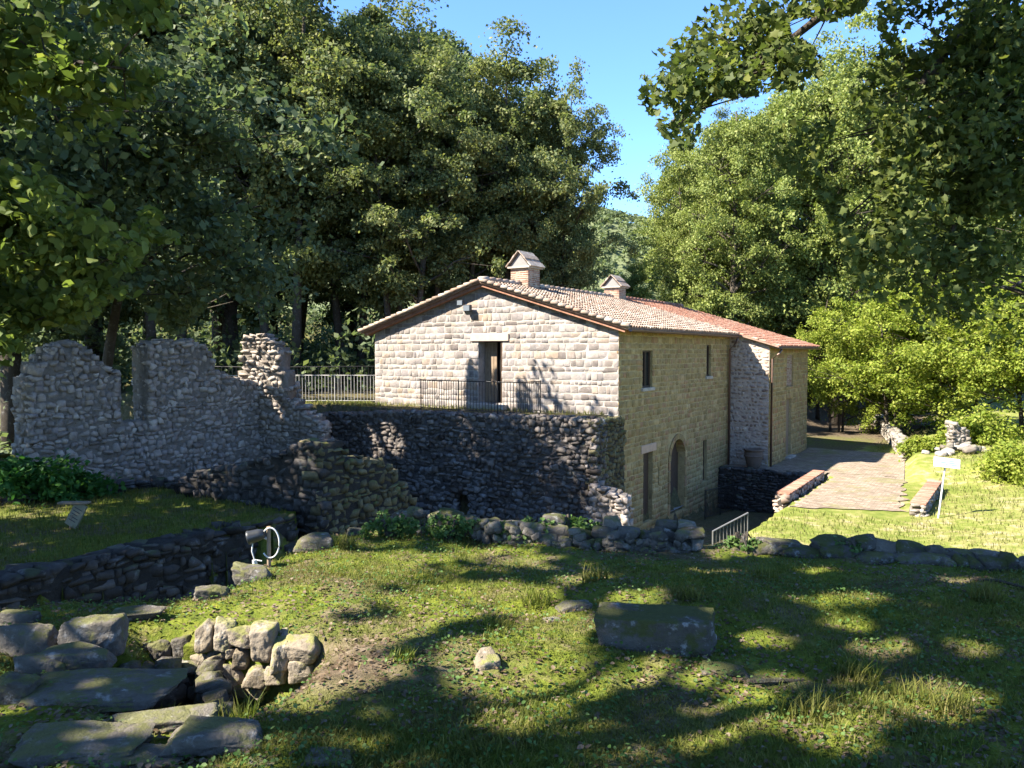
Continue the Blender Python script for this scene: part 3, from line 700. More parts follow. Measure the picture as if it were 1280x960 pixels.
def courses(S, axis_, const, out, a0, a1, z0, ztop, openings, h0, w0, clip=None, proud=.03, jit=.02, hv=.15, gap=.02):
    """lay coursed squared stones on a face; out = +-1 outward sign"""
    zc = z0
    while zc < ztop - .08:
        h = h0 * rng.uniform(1 - hv, 1 + hv); h = min(h, ztop - zc)
        lo, hi = a0, a1
        if clip: lo, hi = clip(zc + h * .75)
        if hi - lo < .3: break
        iv = [(lo, hi)]
        for o in openings:
            if o[2] < zc + h * .6 and o[3] > zc + h * .4:
                nv = []
                for a, b in iv:
                    if o[1] <= a or o[0] >= b: nv.append((a, b)); continue
                    if o[0] > a: nv.append((a, o[0]))
                    if o[1] < b: nv.append((o[1], b))
                iv = nv
        for a, b in iv:
            q = a
            while q < b - .02:
                ww = w0 * rng.choice([.55, .8, 1.0, 1.3, 1.7], p=[.2, .25, .25, .2, .1])
                if b - q - ww < .18: ww = b - q
                g = gap; dp = .12
                hh = h - g - rng.uniform(0, .04); pr = rng.uniform(.3, 1) * proud
                if ww > .12:
                    p = (q + ww / 2, const + out * (pr - dp / 2), zc + h / 2 + rng.uniform(-.008, .008)); sz = (ww - g, dp, hh); rot = [rng.uniform(-jit, jit) for _ in range(3)]
                    if axis_ == 'x': p = (p[1], p[0], p[2]); rot[2] += math.pi / 2
                    S.add(p, sz, rot)
                q += ww
        zc += h

# gable wall
DOOR = (-5.53, -4.49, 4.3, 6.52)
gable = wall_panel('gable_wall', M['gable_mortar'], 'y', 0.0, -HWD, 0, 0, EZ, [DOOR], .55, 1, RZ)
S = Stones('cobble', M['gable_stone'])
lint = (-5.85, -4.2, 6.52, 6.80)
courses(S, 'y', 0.0, -1, -HWD, 0, 3.9, 8.5, [DOOR, lint], .225, .29, gap=.02, proud=.018, jit=.03, hv=.28, clip=lambda z_: (-HWD, 0) if z_ < EZ else (-HWD + (z_ - EZ) / PT + .1, -(z_ - EZ) / PT - .1))
S.build(gable, np.zeros(3), 300, to_world=hw, minpx=6, rest='small_stones')
MB().box(lint[0], lint[1], -.06, .3, lint[2] - .0, lint[3]).build('lintel', plain('pink_stone', (.36, .265, .215), .9, .15, 0, .2, 6), gable, bevel=.02)
MB().box(-5.8, -4.25, -.35, .2, 4.1, 4.29).build('door_step', M['slab'], gable, bevel=.02)
door = MB().box(DOOR[0], DOOR[1], .5, .56, DOOR[2], DOOR[3]).build('door', M['dark_inside'], house)
for i in range(4):
    MB().box(DOOR[0] + .01 + i * .135, DOOR[0] + .135 + i * .135, .40, .455, DOOR[2] + .02, DOOR[3] - .02).build('plank', M['old_wood'], door, bevel=.008)
for i in range(4):
    MB().box(DOOR[1] - .07, DOOR[1] - .02, .0 + i * .12, .115 + i * .12, DOOR[2] + .02, DOOR[3] - .02).build('plank', M['wood'], door, bevel=.008)
# two floodlights under the verge
for x, z_, s_ in ((-6.15, 7.92, 1), (-5.85, 7.72, 1.2)):
    fl = MB().box(x - .13 * s_, x + .13 * s_, -.28, -.14, z_ - .1 * s_, z_ + .1 * s_).build('floodlight', M['black_plastic'], house, bevel=.02)
    MB().box(x - .11 * s_, x + .11 * s_, -.295, -.283, z_ - .08 * s_, z_ + .08 * s_).build('lens', M['lamp_glass'], fl)
    MB().tube([(x, -.14, z_), (x, .02, z_ + .03)], .02).build('bracket', M['black_plastic'], fl)

# long side wall
W1 = (1.96, 2.86, 4.9, 6.2); W2 = (8.72, 9.3, 5.12, 6.44); DR1 = (2.1, 2.95, .15, 2.6); SL1 = (3.45, 3.56, 1.3, 2.0); ARC = (4.65, 6.2, 0.0, 2.8); SL2 = (8.41, 8.9, .73, 2.46)
ops = [W1, W2, DR1, SL1, ARC, SL2]
side = wall_panel('side_wall', M['side_mortar'], 'x', 0.0, 0, ML, -1.2, EZ, ops, .55, -1)
S = Stones('cobble', M['side_stone'])
hood = (ARC[0] - .22, ARC[1] + .22, 0, 3.02)
courses(S, 'x', 0.0, 1, 0, ML, -1.0, EZ - .02, [(o[0] - .0, o[1] + .0, o[2], o[3]) for o in ops if o is not ARC] + [hood], .20, .27, proud=.022, hv=.28, jit=.03)
S.build(side, np.zeros(3), 0, to_world=hw, rest='squared_stones')
# arch: spandrels and voussoirs
ac = (ARC[0] + ARC[1]) / 2; ar = (ARC[1] - ARC[0]) / 2; az = ARC[3] - ar
nseg = 12; mb = MB()
arcp = [(ac - ar * math.cos(math.pi * i / nseg), az + ar * math.sin(math.pi * i / nseg)) for i in range(nseg + 1)]
for i in range(nseg):
    (y0, z0), (y1, z1) = arcp[i], arcp[i + 1]
    mb.add([(.002, y0, z0), (.002, y1, z1), (.002, y1, ARC[3]), (.002, y0, ARC[3])], [(0, 1, 2, 3)])
    mb.add([(.002, y0, z0), (.002, y1, z1), (-.55, y1, z1), (-.55, y0, z0)], [(0, 1, 2, 3)])
arch = mb.build('arch', M['side_mortar'], house)
for i in range(11):
    a0_, a1_ = math.pi * (i + .04) / 11, math.pi * (i + .96) / 11
    vs = [(x, ac - r_ * math.cos(a_), az + r_ * math.sin(a_)) for x in (.045, -.2) for r_, a_ in ((ar, a0_), (ar, a1_), (ar + .21, a1_), (ar + .21, a0_))]
    MB().add(vs, [(0, 1, 2, 3), (4, 7, 6, 5), (0, 4, 5, 1), (1, 5, 6, 2), (2, 6, 7, 3), (3, 7, 4, 0)]).build('voussoir', M['side_stone'], arch)
for sd in (ARC[0] - .11, ARC[1] + .11):
    z_ = 0.0
    while z_ < az - .05:
        h = min(.42, az - z_); MB().box(-.2, .045, sd - .1, sd + .1, z_ + .012, z_ + h - .012).build('jamb_stone', M['side_stone'], arch, bevel=.015); z_ += h
dk = MB().box(-.6, -.3, ARC[0], ARC[1], ARC[2], ARC[3]).build('arch_door', M['wood'], house)
for i in range(7): MB().box(-.299, -.265, ARC[0] + .02 + i * .222, ARC[0] + .23 + i * .222, .02, 2.6 if 0 < i < 6 else 2.2).build('plank', M['wood'], dk, bevel=.006)
def window(o, axis_='x', const=0.0, inward=-1, depth=.12, bars=True, pane=M['glass'], frame=M['wood']):
    b = (lambda a0, a1, d0, d1, z0, z1: MB().box(*sorted((const + inward * d0, const + inward * d1)), a0, a1, z0, z1)) if axis_ == 'x' else (lambda a0, a1, d0, d1, z0, z1: MB().box(a0, a1, *sorted((const + inward * d0, const + inward * d1)), z0, z1))
    wobj = b(o[0], o[1], depth + .02, depth + .04, o[2], o[3]).build('window', pane, house)
    t = .06
    for f in ((o[0], o[0] + t, o[2], o[3]), (o[1] - t, o[1], o[2], o[3]), (o[0] + t, o[1] - t, o[2], o[2] + t), (o[0] + t, o[1] - t, o[3] - t, o[3]), ((o[0] + o[1]) / 2 - .03, (o[0] + o[1]) / 2 + .03, o[2] + t, o[3] - t)):
        b(f[0], f[1], depth - .03, depth + .019, f[2], f[3]).build('frame', frame, wobj)
    return wobj, b
for o in (W1, W2):
    wo, b = window(o)
    b(o[0] - .12, o[1] + .12, -.07, .25, o[2] - .12, o[2] - .002).build('sill', M['slab'], wo, bevel=.01)
wo, b = window(SL2, depth=.14)
MB().box(-.6, -.2, DR1[0], DR1[1], DR1[2], DR1[3]).build('side_door', M['dark_inside'], house)
for i in range(4): MB().box(-.199, -.165, DR1[0] + .01 + i * .21, DR1[0] + .21 + i * .21, DR1[2], DR1[3] - .01).build('plank', M['wood'], bpy.data.objects['side_door'], bevel=.006)
MB().box(-.5, .05, DR1[0] - .25, DR1[1] + .25, DR1[3] + .01, DR1[3] + .30).build('door_lintel', plain('pink_stone_side', (.42, .29, .2), .9, .15, 0, .25, 6), house, bevel=.02)
MB().box(-.6, -.08, SL1[0], SL1[1], SL1[2], SL1[3]).build('slit', M['dark_inside'], house)

# back wing
BY0 = ML; BY1 = ML + BL
bz = roof_z(BX) - .02
bfront = MB().add([(-.3, BY0 + .001, .6), (BX, BY0 + .001, .6), (BX, BY0 + .001, roof_z(BX) - .01), (-.3, BY0 + .001, roof_z(-.3) - .01)], [(0, 1, 2, 3)]).build('wing_front_wall', M['back_mortar'], house)
S = Stones('rubble', M['back_stone'])
courses(S, 'y', BY0, -1, .02, BX, .7, 6.95, [], .17, .22, proud=.03, jit=.1, hv=.3, clip=lambda z_: (.02, min(BX, (RZ - z_) / PT - HWD / 2)))
S.build(bfront, np.zeros(3), 0, to_world=hw, rest='rubble_stones')
BW = (BY0 + 3.2, BY0 + 4.55, 4.47, 6.0); BD = (BY0 + 3.2, BY0 + 4.3, 1.15, 3.95)
bside = wall_panel('wing_side_wall', M['side_mortar'], 'x', BX, BY0, BY1, .6, bz, [BW, BD], .4, -1)
S = Stones('cobble', M['side_stone'])
courses(S, 'x', BX, 1, BY0, BY1, .7, bz - .02, [BW, BD], .22, .30, proud=.025, hv=.25)
S.build(bside, np.zeros(3), 0, to_world=hw, rest='squared_stones')
# bricked-up window of the wing and its tall door
bwin = MB().box(BX - .3, BX - .08, BW[0], BW[1], BW[2], BW[3]).build('bricked_window', M['brick_mortar'], house)
S = Stones('brick', M['brick'])
courses(S, 'x', BX - .08, 1, BW[0], BW[1], BW[2], BW[3], [], .075, .25, proud=.02, jit=.005, hv=.03)
S.build(bwin, np.zeros(3), 0, to_world=hw, rest='bricks')
wd = MB().box(BX - .4, BX - .16, BD[0], BD[1], BD[2], BD[3]).build('wing_door', M['wood'], house)
for i in range(5): MB().box(BX - .159, BX - .13, BD[0] + .01 + i * .217, BD[0] + .215 + i * .217, BD[2], BD[3] - .02).build('plank', M['old_wood'], wd, bevel=.006)
MB().box(BX - .3, BX + .25, BD[0] - .1, BD[1] + .1, 1.0, 1.13).build('wing_step', M['slab'], house, bevel=.02)
# unseen walls that close the house
mb = MB()
mb.add([(-HWD, 0, 0), (-HWD, BY1, 0), (-HWD, BY1, EZ), (-HWD, 0, EZ)], [(0, 1, 2, 3)])
mb.add([(-HWD, BY1, 0), (BX, BY1, 0), (BX, BY1, bz), (-HWD / 2, BY1, RZ), (-HWD, BY1, EZ)], [(0, 1, 2, 3, 4)])
mb.add([(-HWD, .6, .1), (-HWD, BY1, .1), (0, BY1, .1), (0, .6, .1)], [(0, 1, 2, 3)])
mb.build('rear_wall', M['gable_mortar'], house)

# roof: boarding, rafters, tiles
def slope_pt(side_, y, s_, lift=0.0):
    """point on the roof: s_ = distance from ridge down the slope, side_ +1 right"""
    a = math.atan(PT)
    return (-HWD / 2 + side_ * (s_ * math.cos(a) + lift * math.sin(a)), y, RZ - s_ * math.sin(a) + lift * math.cos(a))
ca = math.cos(math.atan(PT)); sl_main = (HWD / 2 + .45) / ca; sl_back = (HWD / 2 + BX + .45) / ca
Y0 = -.32; YB = ML - .25; Y1 = BY1 + .3
mb = MB()
for side_, ya, yb, s1 in ((1, Y0, YB, sl_main), (1, YB + .002, Y1, sl_back), (-1, Y0, Y1, sl_main)):
    vs = [slope_pt(side_, y, s_, l_) for l_ in (.0, .07) for y in (ya, yb) for s_ in (0, s1)]
    mb.add(vs, [(0, 1, 3, 2), (4, 6, 7, 5), (0, 4, 5, 1), (2, 3, 7, 6), (0, 2, 6, 4), (1, 5, 7, 3)])
roof = mb.build('roof', M['tile_new'], house)
mb = MB()
for side_, ya, yb, s1 in ((1, .1, YB, sl_main), (1, YB + .2, Y1 - .2, sl_back), (-1, .1, Y1, sl_main)):
    y = ya
    while y < yb:
        s0 = s1 - .62
        vs = [slope_pt(side_, yy, s_, l_) for l_ in (-.09, -.002) for yy in (y, y + .09) for s_ in (s0, s1 - .05)]
        mb.add(vs, [(0, 1, 3, 2), (4, 6, 7, 5), (0, 4, 5, 1), (2, 3, 7, 6), (0, 2, 6, 4), (1, 5, 7, 3)]); y += .55
mb.build('rafters', M['old_wood'], roof)['kind'] = 'stuff'
def tile_field(name, mat, fields, r0=.088, expo=.34, ln=.42, pitch=.205):
    Vs, Fs, Rn = [], [], []; b = 0; nseg = 5
    for side_, ya, yb, s1 in fields:
        ncol = int((yb - ya) / pitch); nrow = int(math.ceil(s1 / expo))
        for ccol in range(ncol):
            yc = ya + (ccol + .5) * (yb - ya) / ncol + rng.uniform(-.008, .008)
            for rw in range(nrow):
                se = s1 + .06 - rw * expo; ss = max(0.0, se - ln)
                tw_ = rng.uniform(-.018, .018); li = .075 + rng.uniform(0, .012)
                ring = []
                for s_, rr, lf in ((se, r0 * 1.08, li + .03), (ss, r0 * .86, li)):
                    for q in range(nseg + 1):
                        th = math.pi * q / nseg
                        ring.append(slope_pt(side_, yc + tw_ * (1 if s_ == se else -1) + rr * math.cos(th), s_, lf - .02 + rr * .75 * math.sin(th)))
                base_ = b
                Vs += ring; n1_ = nseg + 1
                for q in range(nseg): Fs.append((base_ + q, base_ + q + 1, base_ + n1_ + q + 1, base_ + n1_ + q))
                # thick lower lip
                rv = rng.random(); Rn += [rv] * nseg
                b += len(ring)
    me = np_mesh(name, np.array(Vs), [np.array(Fs)], mat, True, np.array(Rn))
    o = mesh_obj(name, me, roof); o['kind'] = 'stuff'; return o
tile_field('old_tiles', M['tile_old'], [(1, Y0, YB, sl_main), (-1, Y0, 9, sl_main)])
tile_field('new_tiles', M['tile_new'], [(1, YB + .02, Y1, sl_back), (-1, 9, Y1, sl_main)])
# verge tiles along the gable (seen edge on) and ridge tiles
nv_ = 20
for side_ in (1, -1):
    for i in range(nv_):
        s0, s1_ = i * sl_main / nv_, (i + 1.12) * sl_main / nv_
        pA, pB = slope_pt(side_, Y0 - .02, s0, .10), slope_pt(side_, Y0 - .02, s1_, .13)
        MB().tube([pA, pB], [.055, .08], 8).build('verge_tile', M['tile_old'], roof, smooth=True)
for i in range(46):
    y = Y0 + i * (Y1 - Y0) / 46; y2 = y + (Y1 - Y0) / 46 * 1.15
    if any(a < y + .2 < b_ for a, b_ in ((2.2, 3.3), (10.5, 11.4))): continue
    MB().tube([(-HWD / 2, y, RZ + .12), (-HWD / 2, y2, RZ + .15)], [.10, .12], 8).build('ridge_tile', M['tile_old' if y < 12 else 'tile_new'], roof, smooth=True)
# brick string under the verge
mb = MB()
for side_ in (1, -1):
    vs = [slope_pt(side_, y, s_, l_) for l_ in (-.12, -.003) for y in (Y0 + .08, 0.1) for s_ in (0, sl_main - .1)]
    mb.add(vs, [(0, 1, 3, 2), (4, 6, 7, 5), (0, 4, 5, 1), (2, 3, 7, 6), (0, 2, 6, 4), (1, 5, 7, 3)])
mb.build('verge_brickwork', M['brick'], roof)
# gutters and downpipes
def gutter(pts_, r_=.07):
    mb = MB(); n_ = 6
    for (p, q) in zip(pts_[:-1], pts_[1:]):
        p, q = Vector(p), Vector(q); d = (q - p).normalized(); a = d.cross(Vector((0, 0, 1))).normalized()
        vs = [c_ + a * (r_ * math.cos(math.pi + math.pi * k_ / n_)) + Vector((0, 0, r_ * math.sin(math.pi + math.pi * k_ / n_))) for c_ in (p, q) for k_ in range(n_ + 1)]
        mb.add(vs, [(k_, k_ + 1, n_ + 2 + k_, n_ + 1 + k_) for k_ in range(n_)])
    return mb
ex = .45 + .06; ezz = roof_z(.45)
gutter([(ex, Y0 + .1, ezz), (ex, YB - .1, ezz - .03)]).build('gutter', M['copper'], roof)
ex2 = BX + .51; ez2 = roof_z(BX + .45)
gutter([(ex2, YB + .1, ez2), (ex2, Y1, ez2 - .02)]).build('gutter', M['copper'], roof)
MB().tube([(ex, YB - .25, ezz - .1), (ex - .05, YB - .25, ezz - .3), (.12, YB - .1, ezz - .62), (.12, YB - .1, 1.05)], .05, 8).build('downpipe', M['copper'], house, smooth=True)
MB().tube([(ex2, BY0 + .1, ez2 - .08), (ex2 - .1, BY0 + .05, ez2 - .25), (BX + .1, BY0 + .1, ez2 - .5), (BX + .1, BY0 + .1, 1.05)], .05, 8).build('downpipe', M['copper'], house, smooth=True)
# chimneys
def chimney(x, y, wx, wy, ztop, zcap):
    zb = RZ - .5
    c_ = MB().box(x - wx / 2 + .02, x + wx / 2 - .02, y - wy / 2 + .02, y + wy / 2 - .02, zb, ztop).build('chimney', M['brick_mortar'], house)
    S = Stones('brick', M['brick'])
    courses(S, 'y', y - wy / 2 + .02, -1, x - wx / 2, x + wx / 2, zb, ztop, [], .075, .26, proud=.012, jit=.004, hv=.02)
    courses(S, 'x', x + wx / 2 - .02, 1, y - wy / 2, y + wy / 2, zb, ztop, [], .075, .26, proud=.012, jit=.004, hv=.02)
    S.build(c_, np.zeros(3), 0, to_world=hw, rest='bricks')
    MB().box(x - wx / 2 - .08, x + wx / 2 + .08, y - wy / 2 - .08, y + wy / 2 + .08, ztop + .002, ztop + .07).build('cap_slab', M['slab'], c_)
    t = .05; hx_ = wx / 2 + .02; zc0 = ztop + .072
    MB().add([(x - hx_, y - wy / 2, zc0), (x + hx_, y - wy / 2, zc0), (x, y - wy / 2, zcap - .08)], [(0, 1, 2)]).add([(x - hx_, y + wy / 2, zc0), (x + hx_, y + wy / 2, zc0), (x, y + wy / 2, zcap - .08)], [(0, 1, 2)]).build('cap_gable', plain('cap_grey', (.20, .185, .17), .9, .1, 0, .2, 5), c_)
    for sd in (-1, 1):
        for i in range(4):
            f0, f1 = i / 4, (i + 1.1) / 4; hw_ = hx_ + .1
            p0 = Vector((x + sd * hw_ * f0, y, zcap - (zcap - zc0) * f0 * 1.02)); p1 = Vector((x + sd * hw_ * f1, y, zcap - (zcap - zc0) * f1 * 1.02))
            n_ = Vector((sd * (zcap - zc0), 0, hw_)).normalized() * (.03 + .02 * (i % 2))
            vs = [c2 + Vector((0, yy, 0)) + n_ * k2 for k2 in (0, 1) for yy in (-wy / 2 - .1, wy / 2 + .1) for c2 in (p0, p1)]
            MB().add(vs, [(0, 1, 3, 2), (4, 6, 7, 5), (0, 4, 5, 1), (2, 3, 7, 6), (0, 2, 6, 4), (1, 5, 7, 3)]).build('cap_tile', M['tile_old'], c_)
chimney(-HWD / 2, 2.8, .82, .9, 9.35, 10.0)
chimney(-HWD / 2, 11.0, .8, .8, 9.15, 9.75)

# ------------------------------------------------------------------ rails and fences
def railing(name, label, pts_, h, mat, gap, group=None, posts=True, top2=False, bar=.011, rail=.018, post=.022):
    root = empty(name, pts_[0], label, 'railing', group); o0 = Vector([float(c) for c in pts_[0]])
    P = [Vector([float(c) for c in p]) - o0 for p in pts_]; up = Vector((0, 0, h)); lo = Vector((0, 0, .1))
    me_cache = {}
    MB().tube([p + up for p in P], rail, 6).build('top_rail', mat, root)
    MB().tube([p + lo for p in P], rail * .8, 6).build('bottom_rail', mat, root)
    pm = MB().tube([(0, 0, -.1), (0, 0, h + .03)], post, 6).build('post', mat, root); pm.location = P[0]
    for p in P[1:]:
        c_ = pm.copy(); c_.location = p; link(c_, root)
    first = None
    for a, b_ in zip(P[:-1], P[1:]):
        n_ = max(2, int((b_ - a).length / gap))
        for i in range(1, n_):
            q = a.lerp(b_, i / n_)
            if first is None:
                first = MB().tube([(0, 0, .1), (0, 0, h)], bar, 5).build('bar', mat, root); first.location = q
            else:
                c_ = first.copy(); c_.location = q; link(c_, root)
    return root
def terr_pt(px, back):
    """point on the terrace seen at photo column px, 'back' metres behind the terrace edge"""
    r = (px - 640) / F; p0 = TW0 + D1[:2] * back; l = (p0[0] - r * p0[1]) / (r * twu[1] - twu[0]); q = p0 + twu[:2] * l
    return (q[0], q[1], -2.12)
railing('iron_railing', 'dark iron railing on the terrace edge in front of the gable door', [terr_pt(526, .75), terr_pt(573, .45), terr_pt(622, .45), terr_pt(650, .45), tuple(np.array(terr_pt(650, .45)) + D1 * 1.3)], 1.08, M['iron'], .115)
f0 = h2w(-10.6, .4); f1 = at(362, 500, 31.5)
railing('pale_fence', 'pale metal fence from the house corner to the ruined pier', [(f0[0], f0[1], -2.12), ((f0[0] + f1[0]) / 2, (f0[1] + f1[1]) / 2, -2.12), (f1[0], f1[1], -2.12), (f1[0] - 3, f1[1] - .5, -2.12)], 1.12, M['pale_iron'], .125, bar=.014)
railing('rear_fence', 'second thin fence along the wood edge behind the pale fence', [(-4.6, 37.0, gz(-4.6, 37)), (-8, 36.4, gz(-8, 36.4)), (-11.5, 36, gz(-11.5, 36)), (-15, 36, gz(-15, 36))], 1.35, M['iron'], .16)
cz = lambda x, y: gz(*h2w(x, y)[:2])
railing('court_railing', 'dark iron railing in the sunken court beside the arched door', [h2w(.75, 6.5, 0) * [1, 1, 0] + [0, 0, cz(.75, 6.5)], h2w(.75, 8.4) * [1, 1, 0] + [0, 0, cz(.75, 8.4)], h2w(.75, 10.2) * [1, 1, 0] + [0, 0, cz(.75, 10.2)]], 1.15, M['iron'], .17)
# slanting handrail of the steps down to the court
hr = empty('stair_handrail', at(893, 690, 20), 'slanted pale metal handrail above the mossy wall stones', 'railing')
hb = np.array(hr.location); A_ = at(891, 664, 20.0); B_ = at(935, 641, 20.6)
MB().tube([A_ - hb, B_ - hb], .02, 6).build('top_rail', M['grey_metal'], hr)
MB().tube([A_ - hb - [0, 0, .62], B_ - hb - [0, 0, .62]], .018, 6).build('bottom_rail', M['grey_metal'], hr)
for i in range(11):
    p = A_ + (B_ - A_) * i / 10 - hb
    MB().tube([p - [0, 0, .62 if 0 < i < 10 else 1.4], p], 0.008 if 0 < i < 10 else .018, 5).build('bar' if 0 < i < 10 else 'post', M['grey_metal'], hr)

# ------------------------------------------------------------------ sunken court walls, parapet, pot, yard walls
cw = empty('court_wall', h2w(0, 10.4, -1), 'dark coursed stone retaining wall at the end of the sunken court', 'retaining wall')
rubble_wall(cw, h2w(.03, 10.42)[:2], h2w(4.0, 10.42)[:2], -7.2, lambda l: -5.12, .6, .30, .13, M['dark_stone'], M['dark_mortar'], 90, front_n=tuple(-D1[:2]), ends=(False, False), minpx=4, jr=.05)
cs = empty('court_parapet', h2w(4.2, 7.5, -1), 'low parapet with brick coping along the sunken court', 'stone wall')
rubble_wall(cs, h2w(4.0, 4.35)[:2], h2w(4.0, 10.4)[:2], -7.2, lambda l: -4.98, .42, .28, .15, M['back_stone'], M['dark_mortar'], 0, front_n=tuple(-DX[:2]), ends=(True, False), back=True, minpx=4)
bm_ = [np_mesh('coping_brick', VAR['brick'][i][0], [VAR['brick'][i][1]], M['brick']) for i in range(5)]
for i in range(46):
    p = h2w(4.2, 4.4 + i * .131, 0); o = bpy.data.objects.new('coping_brick', bm_[i % 5]); o.location = tuple(p * [1, 1, 0] + [0, 0, -4.93] - np.array(cs.location))
    o.scale = (.46, .12, .075); o.rotation_euler = (0, 0, -HA + rng.uniform(-.02, .02)); link(o, cs)
pot = empty('terracotta_jar', h2w(1.35, 11.15, 0) * [1, 1, 0] + [0, 0, -5.134], 'large dark terracotta jar in front of the back wing wall', 'jar')
MB().lathe([(.0, 0), (.22, 0), (.27, .06), (.34, .3), (.40, .55), (.40, .68), (.37, .74), (.42, .76), (.43, .80), (.42, .84), (.36, .84), (.34, .78), (.33, .6)], 22).build('body', M['terracotta'], pot, smooth=True)
MB().lathe([(.405, .50), (.425, .52), (.425, .56), (.405, .58)], 22).build('band', M['terracotta'], pot, smooth=True)
# short wall with brick top beside the yard
q0 = at(1138, 645, 24.6); q1 = at(1161, 612, 29.0)
yw = empty('yard_wall', (q0[0], q0[1], -5.3), 'short low wall with brick top between the yard and the lawn sign', 'stone wall')
rubble_wall(yw, (q0[0], q0[1]), (q1[0], q1[1]), -5.6, lambda l: -4.87, .42, .24, .14, M['pale_rubble'], M['ruin_mortar'], 60, front_n=(-.8, .3), ends=(True, False), back=True, minpx=4)
dq = unit(np.array([q1[0] - q0[0], q1[1] - q0[1], 0])); LQ = math.hypot(q1[0] - q0[0], q1[1] - q0[1]); nq = np.array([dq[1], -dq[0], 0])
for i in range(int(LQ / .131)):
    p = np.array([q0[0], q0[1], -4.83]) + dq * (i * .131 + .06) + nq * .2; o = bpy.data.objects.new('coping_brick', bm_[i % 5]); o.location = tuple(p - np.array(yw.location))
    o.scale = (.46, .12, .075); o.rotation_euler = (0, 0, math.atan2(dq[1], dq[0]) + math.pi / 2); link(o, yw)
# pale wall along the right side of the lane
r0 = at(1128, 577, 36.6); r1 = at(1094, 532, 54)
rw = empty('lane_wall', (r0[0], r0[1], -5.3), 'pale low rubble wall along the far right side of the lane', 'stone wall')
rubble_wall(rw, (r0[0], r0[1]), (r1[0], r1[1]), -5.7, wob(lambda l: -4.45, .1, 1.2, 8), .5, .34, .2, M['pale_rubble'], M['ruin_mortar'], 60, front_n=(-1, -.2), minpx=4)
r0 = at(1200, 572, 35); rp = empty('rubble_heap', (r0[0], r0[1], gz(r0[0], r0[1])), 'heap of pale stones lying on the bank behind the sign', 'stone heap')
for i in range(26):
    q = np.array([rng.normal(0, .75), rng.normal(0, .5), 0]); q[2] = max(.05, .45 - .3 * np.hypot(q[0], q[1])) * rng.uniform(.5, 1)
    s_ = rng.uniform(.2, .42); lump('lo', int(rng.integers(12)), M['pale_rubble'], 'stone', rp, q, (s_ * 1.3, s_, s_ * .8), rng.uniform(-.5, .5, 3))
g0 = at(1200, 585, 37); gp = empty('gate_stump', (g0[0], g0[1], gz(g0[0], g0[1])), 'ruined stump of pale masonry standing on the bank', 'ruined wall')
rubble_wall(gp, (g0[0] - .4, g0[1]), (g0[0] + .45, g0[1]), gz(g0[0], g0[1]) - .2, wob(lambda l: gz(g0[0], g0[1]) + 1.15 - .5 * l, .1, 3), .5, .28, .18, M['pale_rubble'], M['ruin_mortar'], 20, minpx=4)
# sign on the lawn
sb = at(1172, 648, 24.0); sb[2] = gz(sb[0], sb[1])
sg = empty('information_sign', sb, 'white sign board on a leaning white post on the sunny lawn', 'sign')
dd = np.array([.22, 0, 1.85])
MB().tube([(0, 0, -.2), dd * .99], .028, 8).build('post', M['white_metal'], sg)
pn = MB().box(-.38, .38, -.02, .0, -.15, .15).build('panel', M['sign_face'], sg, dd + [0, -.04, -.13], bevel=.004); pn.rotation_euler = (R(-14), R(6), R(-8))
for zz_, x0_, x1_ in ((.06, -.05, .3), (.0, -.2, .32), (-.055, -.05, .32)):
    MB().box(x0_, x1_, -.0245, -.0205, zz_ - .016, zz_ + .016).build('text_line', M['sign_ink'], pn)
# small board leaning on the low wall of the grass terrace
b0 = at(88, 655, 14.6); b0[2] = gz(b0[0], b0[1])
ib = empty('notice_board', b0, 'small weathered board leaning at the back of the shaded grass terrace', 'sign')
pn = MB().box(-.13, .13, -.02, .02, 0, .46).build('board', M['board'], ib, (0, 0, .05)); pn.rotation_euler = (R(-12), R(24), R(-15))
for q in range(5): MB().box(-.09, .09 - .02 * (q % 3), -.0245, -.0205, .34 - q * .06, .355 - q * .06).build('text_line', M['iron'], pn)
MB().tube([(-.03, 0, -.2), (.03, .02, .25)], .025, 6).build('post', M['old_wood'], ib)
MB().box(-.22, .34, -.05, .12, .46, .50).build('cap', M['old_wood'], ib, bevel=.01)

# ------------------------------------------------------------------ foreground stonework
def plat_y(py): return 1.485 / ((py - 438) / F - .045)
def plat_at(px, py):
    Y = plat_y(py); X = (px - 640) / F * Y; return np.array([X, Y, gz(X, Y)])
def px_lump(parent, px, py, wpx, hpx, kind, mat, name='stone', Y=None, rz=None, depth=1.0, tilt=.12, sink=.0):
    """stone whose visible face is about wpx x hpx, centred at pixel; rests on the platform"""
    org = np.array(parent.location) if parent else np.zeros(3)
    if Y is None: Y = plat_y(py + hpx * .5)
    p = at(px, py, Y); s_ = Y / F; p[2] -= sink
    wd_, hh = wpx * s_ * 1.08, hpx * s_ * 1.12
    dp = max(hh, wd_ * .6) * depth
    if kind in ('flat', 'block'):                       # low slab: most of what one sees is its top
        hh = max(.42 * hpx, hpx - F * 1.42 * dp / (Y * Y)) * s_ * 1.1
        p = at(px, py + hpx * .5, Y); p[1] += dp * .5; p[2] = max(p[2], gz(p[0], p[1])) + hh * .5 - .025 - sink
    else: p[1] += dp * .25
    return lump(kind, int(rng.integers({'lo': 12, 'hi': 8, 'flat': 5, 'block': 3}[kind])), mat, name, parent, p - org, (wd_, dp, hh), (rng.uniform(-tilt, tilt), rng.uniform(-tilt, tilt), rng.uniform(-.35, .35) if rz is None else rz))

